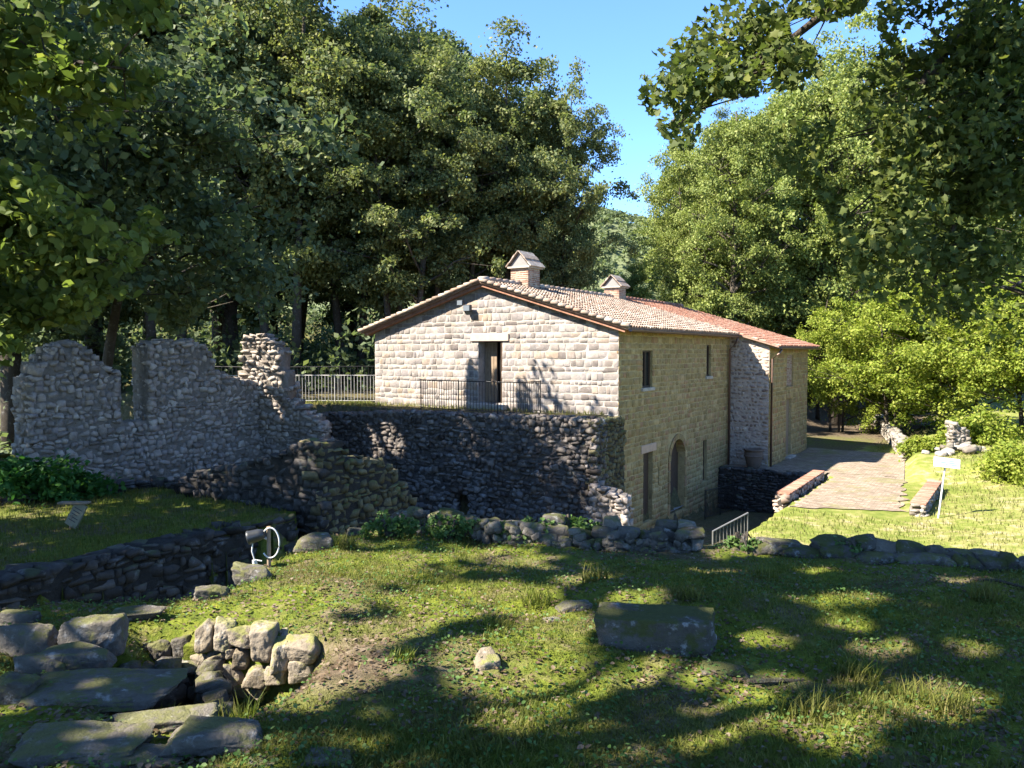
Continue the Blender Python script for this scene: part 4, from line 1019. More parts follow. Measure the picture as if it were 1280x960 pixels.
low = empty('rubble_edging', plat_at(640, 685), 'low dry edging of dark rubble along the grass, below the terrace wall', 'stone wall')
for row in range(3):
    x = 492 + 14 * row
    while x < 872:
        wpx = rng.uniform(14, 38); yb = np.interp(x, [495, 640, 760, 870], [664, 684, 692, 694]); hh = rng.uniform(12, 21)
        if row == 2 and (x < 660 or rng.random() < .35): x += wpx; continue
        if row == 1 and rng.random() < .12: x += wpx; continue
        px_lump(low, x + wpx / 2, yb - 8 - row * 13 + rng.uniform(-3, 3), wpx, hh, 'lo', M['fore_stone' if rng.random() < .45 else 'block_stone'], Y=plat_y(yb) + .05 + .10 * row, tilt=.3); x += wpx * .88
for i in range(80):
    x = rng.uniform(495, 870); yb = np.interp(x, [495, 640, 760, 870], [664, 684, 692, 694])
    px_lump(low, x, yb - rng.uniform(0, 26), rng.uniform(9, 18), rng.uniform(7, 12), 'lo', M['fore_stone'], Y=plat_y(yb) + .02, tilt=.5)
edge = empty('mossy_edging', plat_at(1120, 706), 'line of dark mossy boulders along the far side of the grass, before the sunny lawn', 'stone wall')
for row in range(2):
    x = 905 + 10 * row
    while x < 1330:
        wpx = rng.choice([16, 24, 34, 48, 62]) * rng.uniform(.85, 1.15); yb = np.interp(x, [900, 960, 1100, 1280], [694, 698, 707, 718]); hh = rng.uniform(11, 25)
        if not (940 < x + wpx / 2 < 1015 and row == 1) and not (row == 1 and rng.random() < .3): px_lump(edge, x + wpx / 2, yb - 6 - row * 11 + rng.uniform(-5, 4), wpx, hh, 'lo', M['fore_stone' if rng.random() < .4 else 'block_stone'], Y=plat_y(yb) + .05 + .12 * row, tilt=.25)
        x += wpx * .85
px_lump(edge, 985, 682, 56, 28, 'flat', M['fore_stone'], Y=plat_y(697), rz=.2)
slabs = empty('old_wall_stones', plat_at(160, 900), 'large mossy flat stones of an old wall top in the lower left corner', 'stone wall')
for px, py, wpx, hpx, kd, rz in [(98, 864, 200, 62, 'flat', .15), (198, 896, 130, 40, 'flat', .25), (258, 920, 130, 66, 'flat', .1), (74, 936, 170, 60, 'flat', .1), (160, 948, 110, 40, 'flat', .2), (90, 832, 84, 36, 'hi', .2), (30, 805, 70, 46, 'hi', .0), (48, 838, 60, 40, 'hi', .3), (10, 870, 60, 44, 'hi', 0), (112, 802, 70, 56, 'hi', .1), (160, 772, 70, 26, 'flat', .2), (18, 778, 50, 24, 'hi', 0), (405, 958, 74, 30, 'flat', 0), (150, 925, 60, 26, 'flat', .3), (330, 965, 50, 22, 'flat', .2)]:
    Y = plat_y(py + hpx * (.5 if kd == 'flat' else .3))
    px_lump(slabs, px, py, wpx, hpx, kd, M['fore_stone'], Y=Y, rz=rz, tilt=.06, depth=.55 if px == 198 else .9)
rim = empty('rim_stones', plat_at(170, 825), 'brownish stones lining the far rim of the dark hollow', 'stone wall')
for px, py, wpx, hpx in [(142, 832, 40, 30), (170, 822, 34, 34), (198, 816, 30, 30), (225, 812, 28, 28)]:
    px_lump(rim, px, py, wpx, hpx, 'hi', M['fore_stone'], Y=4.72, tilt=.15)
hw_ = empty('hollow_wall', (LW0[0], LW0[1], -2.15), 'small sunlit dry wall of rounded warm stones beside the dark hollow', 'stone wall')
for px, py, wpx, hpx in [(256, 798, 26, 36), (277, 797, 29, 33), (301, 798, 31, 27), (326, 806, 36, 44), (348, 818, 22, 42), (376, 815, 46, 28), (250, 828, 22, 24), (268, 823, 27, 19), (288, 817, 16, 12), (301, 825, 22, 24), (264, 838, 24, 28), (289, 847, 30, 30), (323, 846, 32, 30), (256, 861, 32, 42), (282, 872, 28, 26), (303, 866, 22, 20), (346, 845, 26, 24), (376, 840, 34, 28), (262, 885, 26, 18), (320, 868, 22, 16)]:
    Y = float(np.interp(px, [245, 395], [4.66, 4.46]))
    px_lump(hw_, px, py, wpx, hpx, 'hi', M['warm_stone'], Y=Y, tilt=.2, depth=1.1)
bk = MB()
bk.box(LW0[0] + .02, LW1[0] - .1, -.07, .12, -2.3, -1.78)
bo = bk.build('earth_backing', M['ground'], hw_); bo.location = tuple(-np.array(hw_.location) + np.array([0, 4.72, 0])); bo.rotation_euler = (0, 0, math.atan2(LW1[1] - LW0[1], LW1[0] - LW0[0]) * .0)
hs = empty('hollow_shaft', (-1.9, 4.2, -2.7), 'dark masonry sides of the square hollow in the lower left', 'stone wall')
hp = [np.array(p) for p in HOLE]
for a_, b_ in ((0, 1), (1, 2), (3, 0)):
    c_ = (hp[0] + hp[1] + hp[2] + hp[3]) / 4; nn = c_ - (hp[a_] + hp[b_]) / 2
    rubble_wall(hs, hp[a_], hp[b_], -2.75, lambda l: -1.86, .14, .16, .09, M['fore_stone'], M['dark_mortar'], 20, front_n=tuple(nn), ends=(False, False), minpx=10)
blk = empty('mossy_block', plat_at(825, 832), 'long squared stone block with mossy face and bare grey top, lying in the grass', 'stone')
px_lump(blk, 825, 800, 150, 66, 'block', M['block_stone'], 'block', Y=4.2, rz=-.14, tilt=.03, depth=.6)
kerb = empty('sunken_kerb', plat_at(960, 860), 'half-buried mossy kerb stones running right from the mossy block', 'kerb')
for px, py, wpx, hpx in [(908, 842, 70, 34), (968, 862, 100, 32), (1050, 872, 90, 28), (1118, 880, 70, 22)]: px_lump(kerb, px, py, wpx, hpx, 'flat', M['block_stone'], Y=plat_y(py + 12), rz=-.2, tilt=.05, sink=.02)
for px, py, wpx, hpx, lab, mt in [(716, 764, 44, 20, 'rounded grey stone in the grass just left of the mossy block', 'fore_stone'), (808, 747, 52, 14, 'flat grey stone flush with the grass behind the mossy block', 'fore_stone'), (899, 733, 36, 20, 'small tilted stone on the grass mound near the far stones', 'fore_stone'), (607, 833, 32, 30, 'small pale sunlit stone in the middle of the grass', 'warm_stone'), (310, 722, 52, 22, 'pale flat stone at the brink of the pit below the spotlight', 'fore_stone'), (392, 680, 46, 20, 'grey flat stone at the far left corner of the grass', 'fore_stone'), (262, 746, 44, 24, 'dark stone on the brink of the pit near the hollow', 'fore_stone'), (446, 668, 26, 14, 'small grey stone at the left end of the rubble edging', 'fore_stone'), (690, 779, 26, 12, 'little dark stone beside the tall grass tuft', 'fore_stone'), (1205, 815, 30, 12, 'small flat stone in the grass on the right side', 'fore_stone')]:
    s_ = empty('stone', plat_at(px, py + hpx / 2), lab, 'stone'); px_lump(s_, px, py, wpx, hpx, 'hi', M[mt], 'rock')
# spotlight on a stake with a loop of white cable
sp = plat_at(333, 709); spo = empty('garden_spotlight', sp, 'small spotlight with looped white cable on a stake by the pit', 'lamp')
MB().tube([(0, 0, -.1), (0, 0, .34)], .017, 8).build('stake', M['old_wood'], spo)
hd = MB().lathe([(.0, -.07), (.045, -.065), (.062, -.02), (.07, .06), (.076, .075), (.07, .085), (.0, .08)], 14).build('lamp_head', M['black_plastic'], spo, (-.09, -.02, .27), smooth=True); hd.rotation_euler = (R(8), R(-105), 0); hd.scale = (.8, .8, .9)
MB().lathe([(.0, .0865), (.066, .0865)], 14).build('lens', M['lamp_glass'], hd)
MB().tube([(-.06, 0, .25), (-.01, 0, .24)], .012, 6).build('bracket', M['pale_iron'], spo)
cp_ = [(-.12, -.03, .25), (-.13, -.03, .14), (-.11, -.03, .07), (-.05, -.03, .06)]
MB().tube(cp_, .006, 6).build('cable', M['white_cable'], spo)
MB().tube([(.02 + .075 * math.cos(t), -.025, .21 + .125 * math.sin(t)) for t in np.linspace(-2.4, 2.3, 22)], .0065, 6).build('cable', M['white_cable'], spo, smooth=True)
MB().tube([(-.11, -.03, .07), (-.105, -.03, .03)], .02, 6).build('plug', M['white_cable'], spo)
# fallen branches
for lab, P in (('dark fallen branch lying before the sunken kerb', [(940, 866), (985, 862), (1010, 858)]), ('thin fallen branch by the right edge of the grass', [(1222, 730), (1255, 738), (1300, 748)])):
    pw_ = [plat_at(*q) + [0, 0, .02] for q in P]; e = empty('branch', pw_[0], lab, 'branch'); b0_ = np.array(e.location)
    MB().tube([p - b0_ for p in pw_], [.014, .012, .007], 6).build('wood', M['bark'], e)

# ------------------------------------------------------------------ leaves
def leaf_shape(kind):
    if kind == 'quad': return np.array([(0, -.5, 0), (.34, .02, .05), (0, .5, 0), (-.34, .02, .05)]), [(0, 1, 2, 3)]
    if kind == 'fold': return np.array([(0, -.5, 0), (.30, -.2, .08), (.33, .15, .08), (0, .5, -.05), (-.33, .15, .08), (-.30, -.2, .08)]), [(0, 1, 2, 3), (0, 3, 4, 5)]
    if kind == 'maple':
        r_ = [.16, .40, .28, .50, .31, .56, .31, .50, .28, .40]; a_ = [-90, -48, -30, 5, 35, 90, 145, 175, 210, 228]
        return np.array([(q * math.cos(R(t)), q * math.sin(R(t)) - .05, .12 * q * (1 if i % 2 else 0)) for i, (q, t) in enumerate(zip(r_, a_))]), [(0, 1, 2, 8, 9), (2, 3, 4, 6, 8)[:5], (4, 5, 6), (6, 7, 8)]
def rand_frames(n, upb, r, out=None):
    nrm = r.normal(size=(n, 3)); nrm /= np.linalg.norm(nrm, axis=1)[:, None]; nrm[:, 2] += upb
    if out is not None: nrm += out * .8
    nrm /= np.linalg.norm(nrm, axis=1)[:, None]
    t = r.normal(size=(n, 3)); t -= (t * nrm).sum(1)[:, None] * nrm; t /= np.linalg.norm(t, axis=1)[:, None]
    b = np.cross(nrm, t); return np.stack([t, b, nrm], -1)
def leaves_mesh(name, P, size, kind, mat, r, upb=.6, out=None):
    V, Fs = leaf_shape(kind); n = len(P)
    M3 = rand_frames(n, upb, r, out); s_ = size * r.uniform(.65, 1.3, n)
    W = np.einsum('nij,vj->nvi', M3, V) * s_[:, None, None] + P[:, None, :]
    base = (np.arange(n) * len(V))[:, None]; rn = r.random(n)
    groups = {}
    for f in Fs: groups.setdefault(len(f), []).append(f)
    faces, rr = [], []
    for k_, fl in groups.items():
        for f in fl: faces.append(base + np.array(f)[None, :]); rr.append(rn)
    return np_mesh(name, W.reshape(-1, 3), faces, mat, False, np.concatenate(rr))

# sun gaps: places the sun reaches in the photograph; a canopy has openings on their rays
LIT = []
def lit(p, r_): LIT.append((np.array(p, float), r_))
def lit_px(px, py, r_): lit(plat_at(px, py), r_ * 1.25 + .02)
for x in np.arange(-10.3, .2, .7):
    for z_ in np.arange(6.3, 8.7, .6):
        if z_ < roof_z(x) + .2 and not (z_ < 6.7 and (-4.0 < x < -2.0 or -6.4 < x < -5.4)): lit(hw((x, 0, z_)), .55)
for x in np.arange(-10.3, -6.6, .7):
    for z_ in (4.4, 5.0, 5.6): lit(hw((x, 0, z_)), .5)
for x, z_ in ((-4.5, 4.8), (-4.5, 5.5), (-1.5, 5.6), (-.4, 5.6), (-.4, 5.0), (-1.0, 6.0), (-1.6, 5.0)): lit(hw((x, 0, z_)), .42)
for x in np.arange(-10, 2, 1.5):
    for y in np.arange(0, 20, 1.5): lit(hw((x, y, roof_z(x))), 1.2)
for px, py in ((310, 440), (302, 470), (330, 500), (325, 430), (345, 470), (350, 520), (310, 455)): lit(at(px, py, 27), .28)
for px, py in ((400, 525), (418, 530), (440, 545), (425, 548), (470, 560), (545, 600)): lit(at(px, py, 28), .30)
for px in range(370, 470, 22): lit(at(px, 488, 31), .6)
for px, py, r_ in [(310, 735, .22), (345, 715, .22), (380, 705, .2), (410, 720, .25), (360, 745, .28), (320, 762, .25), (430, 705, .18), (455, 718, .16), (390, 745, .22), (470, 700, .12), (335, 775, .2), (300, 785, .18), (395, 765, .14), (555, 752, .07), (580, 748, .08), (605, 745, .07), (530, 760, .06), (500, 795, .07), (530, 788, .07), (560, 782, .06), (440, 812, .08), (470, 804, .08), (655, 845, .10), (675, 825, .10), (640, 865, .09), (690, 805, .08), (607, 833, .10), (395, 875, .05), (420, 868, .05), (445, 860, .05), (375, 882, .04), (470, 852, .04), (1160, 892, .10), (1190, 888, .08), (950, 690, .14), (925, 695, .1), (215, 790, .09), (235, 785, .1), (190, 795, .07), (780, 668, .12), (700, 665, .10), (830, 665, .10), (420, 835, .05), (240, 902, .06), (660, 770, .06), (730, 735, .06), (300, 755, .2), (350, 730, .2), (340, 790, .14), (420, 740, .2), (450, 735, .12), (600, 755, .08), (570, 758, .08), (480, 800, .1), (520, 790, .09), (630, 840, .1), (665, 860, .12), (650, 825, .1), (700, 790, .08), (420, 815, .08), (560, 700, .06), (600, 690, .05), (660, 705, .05)]: lit_px(px, py, r_)
for px in range(250, 396, 16):
    for py in (795, 820, 845, 868): lit(at(px, py, 4.5), .09)
for px, py in ((335, 665), (333, 690), (320, 670)): lit(at(px, py, 6.4), .12)
_rl = np.random.default_rng(31)
for _ in range(34):                                     # scattered flecks of sun in the shaded right half
    lit_px(_rl.uniform(640, 1270), _rl.uniform(715, 940), _rl.uniform(.0, .045))
LC = np.array([c for c, _ in LIT]); LR = np.array([r_ for _, r_ in LIT]); SV = np.array(SUN)
def sun_keep(P, pad=0.0, xlit=()):
    """False for leaves that would stand in a sun gap"""
    keep = np.ones(len(P), bool)
    for c, r_ in list(zip(LC, LR)) + [(np.array(c_), r2) for c_, r2 in xlit]:
        d = P - c; t = d @ SV; q = d - t[:, None] * SV
        keep &= ~((t > .6) & ((q * q).sum(1) < (r_ + pad) ** 2))
    return keep

# ------------------------------------------------------------------ trees
def tree_skeleton(seed, H, Rc, cb, nlimb, stems=1, shape='oval', lean=(0, 0)):
    r = np.random.default_rng(seed); mb = MB(); clumps = []
    for st in range(stems):
        a_ = 2 * math.pi * st / max(1, stems) + r.uniform(0, 1); off = (.35 * stems ** .5 if stems > 1 else 0); hs_ = H * (r.uniform(.85, 1) if st else 1)
        bx, by = off * math.cos(a_), off * math.sin(a_); sp_ = (.06 * hs_ if stems > 1 else .02 * hs_)
        def tp(t): return np.array([bx + math.cos(a_) * sp_ * t * 1.6 + lean[0] * t * t * hs_ + .012 * hs_ * math.sin(3.1 * t + seed), by + math.sin(a_) * sp_ * t * 1.6 + lean[1] * t * t * hs_ + .012 * hs_ * math.cos(2.3 * t + seed), hs_ * t])
        r0_ = (.016 * H if stems == 1 else .010 * H) + .03
        mb.tube([tp(t) - (np.array([0, 0, .4]) if t == 0 else 0) for t in np.linspace(0, .9, 9)], [r0_ * (1 - .97 * t) + .008 for t in np.linspace(0, .9, 9)], 7)
        for q in (.86, .9, .94, .98): clumps.append((tp(q) + r.normal(0, .3, 3), .13 * Rc + .25))
        nl_ = nlimb // stems
        for i in range(nl_):
            t = cb / H + (.97 - cb / H) * ((i + r.uniform(.1, .9)) / nl_)
            f = (t - cb / H) / (1 - cb / H)
            wdt = {'oval': math.sin(math.pi * min(1, .16 + .84 * f)) ** .6, 'cone': (1 - f) ** .7 + .08, 'dome': math.sqrt(max(0.02, 1 - (f * .97) ** 2.2))}[shape]
            ln_ = Rc * wdt * r.uniform(.7, 1.08); az_ = i * 2.399 + r.uniform(-.5, .5) + st
            rise = r.uniform(.15, .6) * ln_ + .15 * f * ln_
            p0 = tp(t * (.86 if f > .2 else .95)); dr = np.array([math.cos(az_), math.sin(az_), 0])
            pts_ = [p0 + dr * ln_ * q + np.array([0, 0, rise * (q ** .8)]) + r.normal(0, .03 * ln_, 3) * (q > 0) for q in (0, .35, .7, 1.0)]
            rr = max(.012, r0_ * (1 - .9 * t) * .5)
            mb.tube(pts_, [rr, rr * .7, rr * .45, rr * .2], 5, cap=False)
            for q in (.38, .55, .72, .88, 1.02):
                c_ = np.array(pts_[0]) + dr * ln_ * q + np.array([0, 0, rise * q ** .8])
                for s2 in range(2 if q < .9 else 1):
                    o_ = r.normal(0, .22 * ln_ * (.4 + .6 * q) + .12, 3); o_[2] = o_[2] * .55
                    clumps.append((c_ + o_, r.uniform(.55, 1.4) * (.115 * Rc + .14)))
                    if q > .5: mb.tube([pts_[2] * .5 + pts_[1] * .5 if q < .8 else pts_[2], c_ + o_], [rr * .35, .006], 3, cap=False)
    return mb, clumps
def crown_points(clumps, n, r, flat=.62, shell=.55):
    rad = np.array([c[1] for c in clumps]); w_ = rad ** 2 * np.array([(c[2] if len(c) > 2 else 1.0) for c in clumps]); w_ /= w_.sum()
    idx_ = r.choice(len(clumps), n, p=w_); C_ = np.array([c[0] for c in clumps])[idx_]
    d = r.normal(size=(n, 3)); d /= np.linalg.norm(d, axis=1)[:, None]
    q = np.where(r.random(n) < .12, r.uniform(.8, 1.7, n), r.random(n) ** .45)
    # every clump is a lopsided spray: own axes, own tilt
    nc_ = len(clumps); az_ = r.uniform(0, 2 * math.pi, nc_); tl = r.uniform(-.5, .5, (nc_, 2)); ax_ = np.stack([r.uniform(1.0, 1.7, nc_), r.uniform(.55, 1.0, nc_), np.full(nc_, flat) * r.uniform(.55, 1.1, nc_)], -1)
    E = euler_mats(np.stack([tl[:, 0], tl[:, 1], az_], -1))[idx_]
    off = np.einsum('nij,nj->ni', E, d * ax_[idx_]) * (q * rad[idx_])[:, None]
    off[:, 2] -= .25 * (off[:, 0] ** 2 + off[:, 1] ** 2) / (rad[idx_] + .2)
    return C_ + off, d
TREE_SRC = {}
def tree_source(key, seed, H, Rc, cb, nlimb, nleaf, leaf, mat, stems=1, shape='oval', kind='quad', flat=.62, lean=(0, 0), upb=.6):
    mb, cl = tree_skeleton(seed, H, Rc, cb, nlimb, stems, shape, lean); r = np.random.default_rng(seed + 5)
    me_t = bpy.data.meshes.new('trunk'); me_t.from_pydata(mb.v, [], mb.f); me_t.materials.append(M['bark']); me_t.update(); me_t.polygons.foreach_set('use_smooth', np.ones(len(me_t.polygons), dtype=bool))
    P_, d_ = crown_points(cl, nleaf, r, flat); me_c = leaves_mesh('crown', P_, leaf, kind, mat, r, upb, d_)
    TREE_SRC[key] = (me_t, me_c, H)
def place_tree(key, X, Y, H, rz, label, name='tree', group=None, wide=1.0, cat='tree', z_=None):
    me_t, me_c, H0 = TREE_SRC[key]; e = empty(name, (X, Y, gz(X, Y) if z_ is None else z_), label, cat, group, rz)
    s_ = H / H0; e.scale = (s_ * wide, s_ * wide, s_)
    mesh_obj('trunk', me_t, e); mesh_obj('crown', me_c, e); return e
tree_source('alder1', 1, 21, 4.6, 5.0, 46, 73000, .195, M['leaf_alder'], 3)
tree_source('alder2', 2, 22, 4.8, 6.5, 48, 73000, .195, M['leaf_alder'], 2)
tree_source('dark1', 3, 22, 5.0, 3.0, 54, 74000, .195, M['leaf_dark'], 1)
tree_source('pale1', 4, 23, 5.6, 3.5, 56, 76000, .195, M['leaf_pale'], 1, 'oval')
tree_source('pale2', 5, 21, 5.2, 3.0, 54, 74000, .195, M['leaf_pale'], 2, 'dome')
tree_source('bright', 6, 10, 4.4, .9, 44, 40000, .19, M['leaf_bright'], 3, 'dome', upb=.9)

def tpos(px, Y): return (px - 640) / F * Y
def topH(py, X, Y): return at(640, py, Y)[2] - gz(X, Y)
G1 = 'alders of the wood behind the house'
front = [(18, 40, 'dark1', -260, 'dark broadleaf tree at the left edge behind the ruined wall'), (112, 43, 'dark1', -220, 'dark tree rising behind the first peak of the ruined wall'), (205, 41, 'alder2', -160, 'tall tree standing behind the middle peak of the ruined wall'),
         (292, 46, 'dark1', -170, 'dark tree standing behind the sunlit masonry stump'), (352, 43, 'alder1', -110, 'tall tree behind the pale metal fence'), (432, 45, 'alder2', -60, 'tall alder just left of the gable roof edge'),
         (505, 42, 'alder1', 5, 'alder with bare thin stems behind the left roof slope'), (568, 44, 'alder2', -5, 'tallest alder against the sky, left of the near chimney'), (640, 46, 'alder1', 35, 'alder standing directly behind the near chimney'), (690, 45, 'alder2', 80, 'rightmost alder beside the gap of blue sky')]
for i, (px, Y, k_, py, lab) in enumerate(front):
    X = tpos(px, Y); H = topH(py, X, Y); place_tree(k_, X, Y, H, i * 1.3, lab, 'alder_tree' if k_ != 'dark1' else 'broadleaf_tree', wide=.95 if px < 690 else .75)
for i, px in enumerate(range(20, 700, 85)):
    Y = 56 + 4 * ((i * 7) % 3); X = tpos(px, Y); H = topH(-30 + 25 * (i % 3) + max(0, px - 520) * .6, X, Y)
    place_tree(('dark1', 'alder1', 'dark1')[i % 3], X, Y, H, i * 2.1, 'tall dark tree deep in the wood behind the front row of alders', 'wood_tree', 'trees deep in the wood behind the house', wide=1.0)
back = [(790, 66, 'pale2', 312, 'small pale tree below the distant hill beside the far chimney', .8), (872, 60, 'pale2', 140, 'pale green tree on the right border of the sky gap', .68), (912, 56, 'pale1', 105, 'big pale green tree behind the red wing roof', .85), (965, 60, 'pale1', 70, 'tall pale tree rising above the end of the wing roof', .9),
        (1045, 57, 'pale1', 30, 'tall pale tree behind the bright yellow-green trees', .9), (1120, 62, 'pale2', 10, 'pale tree behind the overhanging maple branch', .9), (1210, 58, 'pale1', -30, 'pale tree at the right edge behind the maple foliage', .9)]
for i, (px, Y, k_, py, lab, wd_) in enumerate(back):
    X = tpos(px, Y); place_tree(k_, X, Y, topH(py, X, Y), i * 1.7 + .4, lab, 'broadleaf_tree', wide=wd_)
for i, px in enumerate((866, 905, 940, 1010, 1085, 1160, 1240)):
    Y = 74 + 5 * (i % 2); X = tpos(px, Y); place_tree(('pale2', 'dark1')[i % 2], X, Y, topH(260 - 12 * (i % 3) if px < 850 else 150 - 15 * (i % 3), X, Y), i * 2.3, 'tall tree in the wood beyond the lane', 'wood_tree', 'trees in the wood beyond the lane')
for px, Y, py, wd_, lab in [(1046, 50, 372, .72, 'small yellow-green tree beside the lane end'), (1118, 47, 338, .95, 'broad bright yellow-green tree over the lane wall'), (1205, 44, 330, 1.0, 'bright green tree behind the white sign'), (1290, 40, 330, 1.0, 'bright green tree cut by the right edge above the lawn')]:
    X = tpos(px, Y); place_tree('bright', X, Y, topH(py, X, Y), px * .1, lab, 'hazel_tree', wide=wd_)
X = tpos(1022, 58); place_tree('dark1', X, 58, 9, 2.0, 'dark shaded tree closing the end of the lane', 'lane_tree', wide=1.1)
X = tpos(1095, 61); place_tree('dark1', X, 61, 8, 4.0, 'dark shaded tree behind the yellow-green tree by the lane', 'lane_tree', wide=1.2)

# trees that stand beside the camera and shade the foreground: own crowns with sun gaps
def own_tree(name, label, X, Y, seed, H, Rc, cb, nlimb, nleaf, leaf, mat, kind, shape='dome', extra=None, upb=.6, flat=.62, keepf=None, lean=(0, 0), xlit=()):
    z0 = gz(X, Y); e = empty(name, (X, Y, z0), label, 'tree')
    mb, cl = tree_skeleton(seed, H, Rc, cb, nlimb, 1, shape, lean); r = np.random.default_rng(seed + 3)
    b0_ = np.array([X, Y, z0])
    if extra:
        for limb, rad, ncl, spread in extra:
            lp = [np.array(q) - b0_ for q in limb]; mb.tube(lp, list(np.linspace(rad, .012, len(lp))), 6, cap=False)
            for i in range(ncl):
                t = r.uniform(.25, 1.05) * (len(lp) - 1); j = min(int(t), len(lp) - 2); c_ = lp[j] + (lp[j + 1] - lp[j]) * (t - j) ; o_ = np.clip(r.normal(0, spread, 3), -1.3 * spread, 1.3 * spread); o_[2] *= .7
                cl.append((c_ + o_, r.uniform(.22, .42), 5.0)); mb.tube([c_, c_ + o_], [.012, .004], 3, cap=False)
    P, dd_ = crown_points(cl, nleaf, r, flat)
    W = P + b0_; kp = sun_keep(W, leaf * .45, xlit)
    if keepf is not None: kp &= keepf(W)
    P = P[kp]; dd_ = dd_[kp]
    if keepf is not None:
        kv = keepf(np.array(mb.v) + b0_) & sun_keep(np.array(mb.v) + b0_, .1, xlit); kv[:63] = True; mb.f = [f for f in mb.f if all(kv[i] for i in f)]
    me_t = bpy.data.meshes.new('trunk'); me_t.from_pydata(mb.v, [], mb.f); me_t.materials.append(M['bark']); me_t.update(); me_t.polygons.foreach_set('use_smooth', np.ones(len(me_t.polygons), dtype=bool))
    mesh_obj('trunk', me_t, e); mesh_obj('crown', leaves_mesh('crown', P, leaf, kind, mat, r, upb, dd_), e); return e
def scr(W):
    Y = np.maximum(W[:, 1], .01); return 640 + F * W[:, 0] / Y, 438 - F * W[:, 2] / Y
def above_frame(W):
    px, py = scr(W); return (W[:, 1] < .3) | (py < -10) | (px < -10) | (px > 1290)
XL = [((-4.6, 7.3, 2.6), .9), ((-4.2, 7.4, 1.2), .8), ((-4.6, 7.8, .4), .8), ((-3.8, 7.0, 3.2), .7), ((-5.2, 7.8, 1.6), .7), ((2.0, 7.0, 2.6), .9), ((3.4, 7.2, 3.2), .5), ((4.2, 7.6, .8), .6), ((1.4, 6.9, 1.9), .7)]
# big canopy standing left of the camera
own_tree('shade_tree', 'big broadleaf tree left of the viewpoint whose canopy shades the grass', -6.3, .6, 21, 11.5, 6.4, 4.6, 44, 31000, .26, M['leaf_lime'], 'quad', keepf=above_frame, xlit=XL)
# lime tree reaching in from the left edge
def left_screen(W):
    px, py = scr(W); lim = np.interp(py, [-50, 60, 150, 250, 320, 370, 410, 450], [230, 200, 180, 190, 200, 150, 70, 10]) + 22 * np.sin(py * .07) + 14 * np.sin(py * .19 + 1)
    return (px < lim) & (py < 455)
limbs = [([(-8.2, 8.2, 2.0), (-6.4, 7.6, 2.6), (-4.8, 7.1, 2.7), (-3.3, 6.8, 2.4)], .07, 46, .42), ([(-8.2, 8.2, 1.2), (-6.5, 8.0, 1.6), (-4.9, 7.8, 1.3), (-3.7, 7.6, .7)], .06, 46, .42), ([(-8.2, 8.2, .6), (-6.8, 8.2, .7), (-5.4, 8.0, .4), (-4.4, 7.9, .1)], .05, 40, .40), ([(-8.2, 8.2, 3.2), (-6.4, 7.4, 3.9), (-4.6, 6.6, 3.9), (-3.0, 6.2, 3.6)], .07, 40, .45)]
own_tree('lime_tree', 'leafy green tree reaching in from the left edge above the ruins', -8.4, 8.2, 22, 9.5, 3.6, 2.2, 30, 44000, .11, M['leaf_lime'], 'fold', extra=limbs, keepf=left_screen)
# trees left of and behind the ruin
own_tree('oak_tree', 'dark tree leaning over the ruined wall from behind its window gap', -14.6, 27.6, 23, 15, 6.8, 4.2, 64, 46000, .26, M['leaf_dark'], 'quad', lean=(.27, -.28), shape='oval', keepf=lambda W: scr(W)[1] < 392 - 25 * np.sin(scr(W)[0] * .05))
own_tree('ash_tree', 'shady tree standing beyond the left edge, next to the ivy mound', -16.6, 18.6, 24, 15, 6.8, 4.0, 60, 44000, .24, M['leaf_dark'], 'quad', shape='oval', lean=(.06, .02), keepf=lambda W: (scr(W)[0] < 5) | (scr(W)[1] < 385))
own_tree('elm_tree', 'tree beyond the left edge shading the pit', -13.0, 10.5, 25, 12, 5.0, 2.6, 44, 24000, .26, M['leaf_dark'], 'quad', shape='oval', keepf=lambda W: scr(W)[0] < 60, xlit=XL)
# maple overhanging from the right
def maple_screen(W):
    px, py = scr(W)
    lim = np.interp(px, [785, 800, 830, 880, 960, 1000, 1060, 1120, 1180, 1240, 1300], [60, 150, 185, 165, 175, 230, 330, 400, 430, 470, 560]) + 18 * np.sin(px * .06)
    hol = np.array([mnoise.noise((a * .011, b * .013, 3.3)) for a, b in zip(px, py)])
    return ((hol < .24) | (px > 1090)) & (py < lim) & (px > 775 + 14 * np.sin(py * .1))
ml = [([(6.6, 8.2, 5.4), (4.2, 7.6, 4.2), (2.9, 7.2, 3.1), (1.9, 7.0, 2.3), (1.35, 6.9, 1.95)], .07, 60, .34), ([(6.6, 8.2, 4.6), (4.6, 7.8, 3.4), (3.6, 7.4, 2.2), (3.1, 7.2, 1.4), (2.9, 7.1, .9)], .06, 80, .36), ([(6.6, 8.2, 3.6), (5.2, 8.0, 2.6), (4.4, 7.7, 1.5), (4.0, 7.5, .6)], .05, 60, .34), ([(6.6, 8.2, 5.6), (4.5, 7.2, 4.2), (3.4, 6.7, 3.4), (2.6, 6.3, 3.0)], .05, 40, .32), ([(6.6, 8.2, 4.0), (5.3, 7.9, 3.4), (4.6, 7.6, 2.6), (4.2, 7.4, 2.0)], .05, 50, .36)]
own_tree('maple_tree', 'maple with dark lobed leaves overhanging from the right edge', 6.9, 8.3, 26, 9.0, 2.6, 3.2, 26, 38000, .085, M['leaf_maple'], 'maple', extra=ml, keepf=maple_screen, upb=.5, flat=.7)

